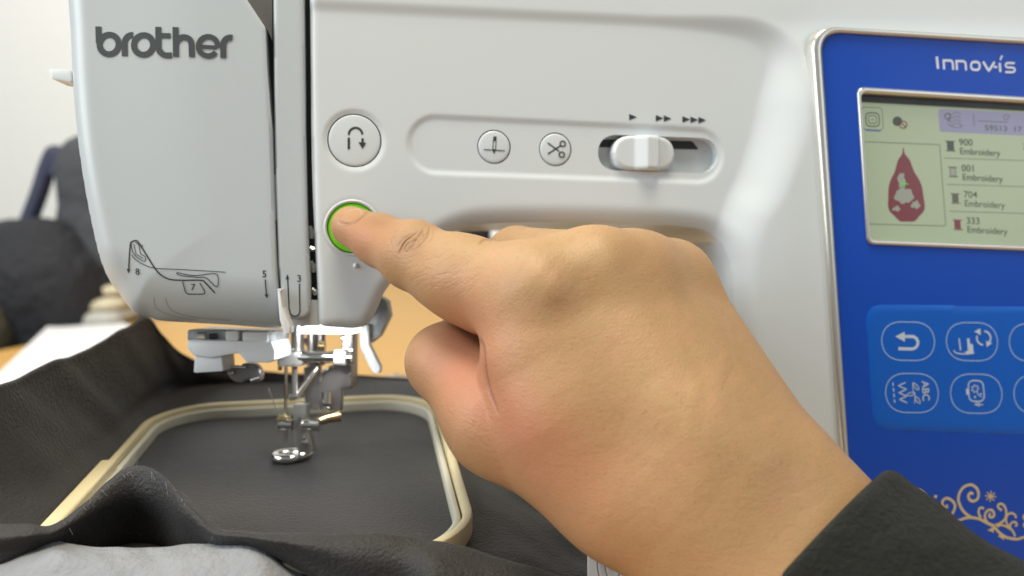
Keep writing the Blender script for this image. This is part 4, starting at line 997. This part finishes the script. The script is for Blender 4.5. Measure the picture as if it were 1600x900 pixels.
for i in range(30):                                       # wrist and back of the hand
    x, y = rng.uniform(780, 1260), rng.uniform(600, 840); L = rng.uniform(20, 60); a = R(rng.gauss(-38, 14))
    groove([(x, y), (x + L * .5 * math.cos(a), y + L * .5 * math.sin(a) + 2), (x + L * math.cos(a), y + L * math.sin(a))], rng.uniform(.03, .06), 3.0, .05)
groove([(738, 520), (753, 537), (757, 570), (764, 608), (779, 648)], .55, 2.4, .9)   # web between thumb and hand
groove([(526, 346), (545, 350), (562, 341), (576, 330), (584, 322)], .3, 2.2, .45)
groove([(770, 376), (758, 374), (748, 382)], .25, 2.0, .6)
def ridge(pts, h, w):
    global disp_h
    d, _ = seg_dist(hpx, catmull(pts, 5, False), False); disp_h += h * np.exp(-(d / w) ** 2)
ridge([(860, 450), (930, 530), (1010, 610), (1090, 690)], .28, 30); ridge([(955, 415), (1010, 500), (1070, 590), (1130, 690)], .25, 28); ridge([(1030, 420), (1080, 520), (1130, 620), (1180, 720)], .2, 26)
ridge([(842, 436), (858, 446)], .7, 30); ridge([(640, 372), (656, 380)], .35, 16)
ridge([(905, 440), (960, 530), (1010, 590)], -.5, 34); ridge([(990, 420), (1040, 500), (1080, 570)], -.4, 30)
ridge([(1050, 470), (1060, 540), (1085, 600), (1075, 680), (1110, 740)], .09, 10); ridge([(1000, 560), (1040, 600), (1085, 625)], .07, 9); ridge([(1130, 560), (1120, 630), (1150, 690), (1200, 730)], .08, 10); ridge([(900, 700), (960, 690), (1030, 720), (1100, 770)], .06, 10)
disp_h += .03 * wob(hpx[:, 0], hpx[:, 1], .055) + .012 * wob(hpx[:, 0] + 70, hpx[:, 1], .15)
hv = hv + hn * (disp_h * front)[:, None]
skin = M('skin', lin(205, 160, 122), .5)
skin.set('Subsurface Weight', .14); skin.set('Subsurface Radius', (.0035, .0014, .0008)); skin.set('Subsurface Scale', 1.0); skin.set('Specular IOR Level', .42)
at_ = skin.nt.nodes.new('ShaderNodeAttribute'); at_.attribute_name = 'tone'
sepc = skin.nt.nodes.new('ShaderNodeSeparateColor'); skin.nt.links.new(at_.outputs['Color'], sepc.inputs[0])
base = skin.mix(skin.noise(45, 5), lin(166, 132, 92), lin(182, 150, 107))
base = skin.mix(skin.math('MULTIPLY', skin.noise(350, 3), .35), base, lin(166, 121, 84))
pore = skin.ramp(skin.noise(1100, 2, .6), [(0, (1, 1, 1, 1)), (.33, (1, 1, 1, 1)), (.42, (0, 0, 0, 1)), (1, (0, 0, 0, 1))])
base = skin.mix(skin.math('MULTIPLY', pore, .22), base, lin(140, 92, 66))
base = skin.mix(skin.math('MULTIPLY', skin.ramp(skin.noise(120, 4, .6), [(.45, (0, 0, 0, 1)), (.7, (1, 1, 1, 1))]), .2), base, lin(196, 140, 112))
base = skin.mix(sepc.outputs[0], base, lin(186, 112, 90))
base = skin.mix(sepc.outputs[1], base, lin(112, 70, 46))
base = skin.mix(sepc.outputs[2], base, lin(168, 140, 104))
skin.color(base)
vor = skin.nt.nodes.new('ShaderNodeTexVoronoi'); vor.feature = 'DISTANCE_TO_EDGE'; vor.inputs['Scale'].default_value = 1050; skin.nt.links.new(skin.tc.outputs['Object'], vor.inputs['Vector'])
skin.bump(vor.outputs['Distance'], .00016, .6)
fine = skin.noise(260, 5, .6, (1, 1, 3.2, .3, .5, 0)); skin.bump(fine, .00022, .4); skin.bump(skin.noise(1500, 3, .7), .00009, .6)
skin.roughvar(200, .42, .6)
hw = cam2w(hv)
pr_ = root('person', tuple(map(float, w3(cam2w(cm(1300, 900, 203))))), 'right hand with index finger pressing the green button, dark sleeve', 'person')
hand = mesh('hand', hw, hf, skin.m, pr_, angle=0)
def spot(cx, cy, rx, ry, ang=0):
    d = hpx - A([cx, cy]); c, s_ = math.cos(R(ang)), math.sin(R(ang)); x = (d[:, 0] * c + d[:, 1] * s_) / rx; y = (-d[:, 0] * s_ + d[:, 1] * c) / ry
    return np.exp(-(x * x + y * y))
red = np.clip(.5 * spot(715, 560, 70, 90, 20) + .35 * spot(800, 650, 90, 60, 40) + .3 * spot(880, 740, 190, 110, 35) + .4 * spot(560, 370, 55, 45) + .15 * spot(720, 460, 120, 40, 30), 0, 1)
brn = np.clip(crease * .62 + .30 * spot(648, 374, 32, 20, -48) + .28 * spot(594, 346, 28, 13, 8) + .12 * spot(866, 466, 26, 22), 0, 1)  # knuckle pigment, plus shade painted into creases, behind the nail and beside the knuckle
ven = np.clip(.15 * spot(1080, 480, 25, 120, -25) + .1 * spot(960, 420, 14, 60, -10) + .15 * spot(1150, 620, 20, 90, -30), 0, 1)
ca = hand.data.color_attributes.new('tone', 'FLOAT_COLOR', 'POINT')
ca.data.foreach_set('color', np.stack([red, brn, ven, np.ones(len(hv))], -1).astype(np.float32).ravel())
# fingernail wrapped on the fingertip
bvh = BVHTree.FromPolygons([tuple(map(float, q)) for q in hw], [tuple(map(int, f)) for f in hf])
nv, nf = [], []; NU, NV = 16, 12
for i in range(NU + 1):
    for j in range(NV + 1):
        a, b = 2 * i / NU - 1, 2 * j / NV - 1
        ux, uy = a * math.sqrt(1 - b * b / 2), b * math.sqrt(1 - a * a / 2)
        c, s_ = math.cos(R(-24)), math.sin(R(-24)); x, y = ux * 21, uy * 11
        px, py = 547 + x * c - y * s_, 340 + x * s_ + y * c
        r = Vector(ray(A(px), A(py))).normalized(); loc, nrm, _, _ = bvh.ray_cast(Vector((0, 0, 0)), r)
        miss = 0
        while loc is None or (A(loc) @ A([0, cp, -sp])) > 252:
            miss += 1; r = Vector(ray(A(px + (570 - px) * .08 * miss), A(py + (362 - py) * .08 * miss))).normalized(); loc, nrm, _, _ = bvh.ray_cast(Vector((0, 0, 0)), r)
        e = ux * ux + uy * uy
        nv.append(A(loc) + A(nrm) * (.3 * (1 - e ** 5) - .08))
for i in range(NU):
    for j in range(NV): k = i * (NV + 1) + j; nf.append((k, k + NV + 1, k + NV + 2, k + 1))
nailm = M('nail', lin(205, 158, 146), .2); nailm.set('Subsurface Weight', .2); nailm.set('Subsurface Radius', (.002, .001, .0007)); nailm.set('Subsurface Scale', 1); nailm.bump(nailm.noise(300, 2), .0002)
mesh('fingernail', nv, nf, nailm.m, pr_, angle=0)
# fine dark hairs towards the wrist
v, f = [], []
for i in range(620):
    px, py = random.gauss(1230, 70), random.gauss(700, 70)
    if random.random() < .35: px, py = random.uniform(900, 1280), random.uniform(620, 860)
    loc, nrm, _, _ = bvh.ray_cast(Vector((0, 0, 0)), Vector(ray(A(px), A(py))).normalized())
    if loc is None: continue
    a = R(random.gauss(118, 22)); L = random.uniform(2.5, 6); dirp = A([math.cos(a), 0, -math.sin(a)])
    n_ = A(nrm); dirp = dirp - n_ * (dirp @ n_); dirp /= np.linalg.norm(dirp); sd_ = np.cross(dirp, n_) * .05
    b0 = len(v); l0 = A(loc)
    for k in range(4):
        t = k / 3; q = l0 + dirp * L * t + n_ * (.15 + .8 * t * (1 - t) + .25 * t); w_ = sd_ * (1 - .8 * t); v += [q - w_, q + w_]
    f += [(b0 + 2 * k, b0 + 2 * k + 1, b0 + 2 * k + 3, b0 + 2 * k + 2) for k in range(3)]
hairm = M('arm_hair', lin(58, 40, 28), .5).m
ho = mesh('arm_hair', v, f, hairm, pr_, angle=0); ho['kind'] = 'stuff'
# sleeve
slm = M('sleeve_cloth', lin(40, 41, 40), .9); slm.set('Sheen Weight', .06); slm.set('Specular IOR Level', .2); slm.bump(slm.noise(800, 4, .7), .0012); slm.bump(slm.noise(60, 4), .003)
slm.color(slm.mix(slm.noise(620, 4, .7), lin(20, 21, 20), lin(42, 43, 39)))
c0 = cm(1228, 892, 200); axd = A([.727, -.686, -.42]); axd /= np.linalg.norm(axd); e1 = A([.686, .727, 0]); e1 /= np.linalg.norm(e1); e2 = np.cross(axd, e1)
v, f = [], []; n = 56; prof = [(16, -.3), (3, -2.4), (-.6, -1.6), (-1.2, 0), (0, 1.2), (2, 1.7), (5, 1.5), (9, 1.9)] + [(9 + k * 4, 1.9 + .06 * k * 4) for k in range(1, 34)]
for i, (s_, dr) in enumerate(prof):
    for k in range(n):
        a = 2 * math.pi * k / n; fold = (.9 * math.sin(3 * a + s_ * .09) + .7 * math.sin(5 * a - s_ * .13 + 1) + 1.0 * math.sin(s_ * .22 + 2 * math.sin(a))) * min(1, max(0, s_) / 25)
        r1, r2 = 35 + dr + fold, 27 + dr * .8 + fold
        v.append(cam2w(c0 + axd * (s_ + 1.2 * math.sin(2 * a + .5) + 1.5 * math.cos(a)) + e1 * r1 * math.cos(a) + e2 * r2 * math.sin(a)))
for i in range(len(prof) - 1):
    for k in range(n): f.append((i * n + k, i * n + (k + 1) % n, (i + 1) * n + (k + 1) % n, (i + 1) * n + k))
mesh('sleeve', v, f, slm.m, pr_, angle=0)
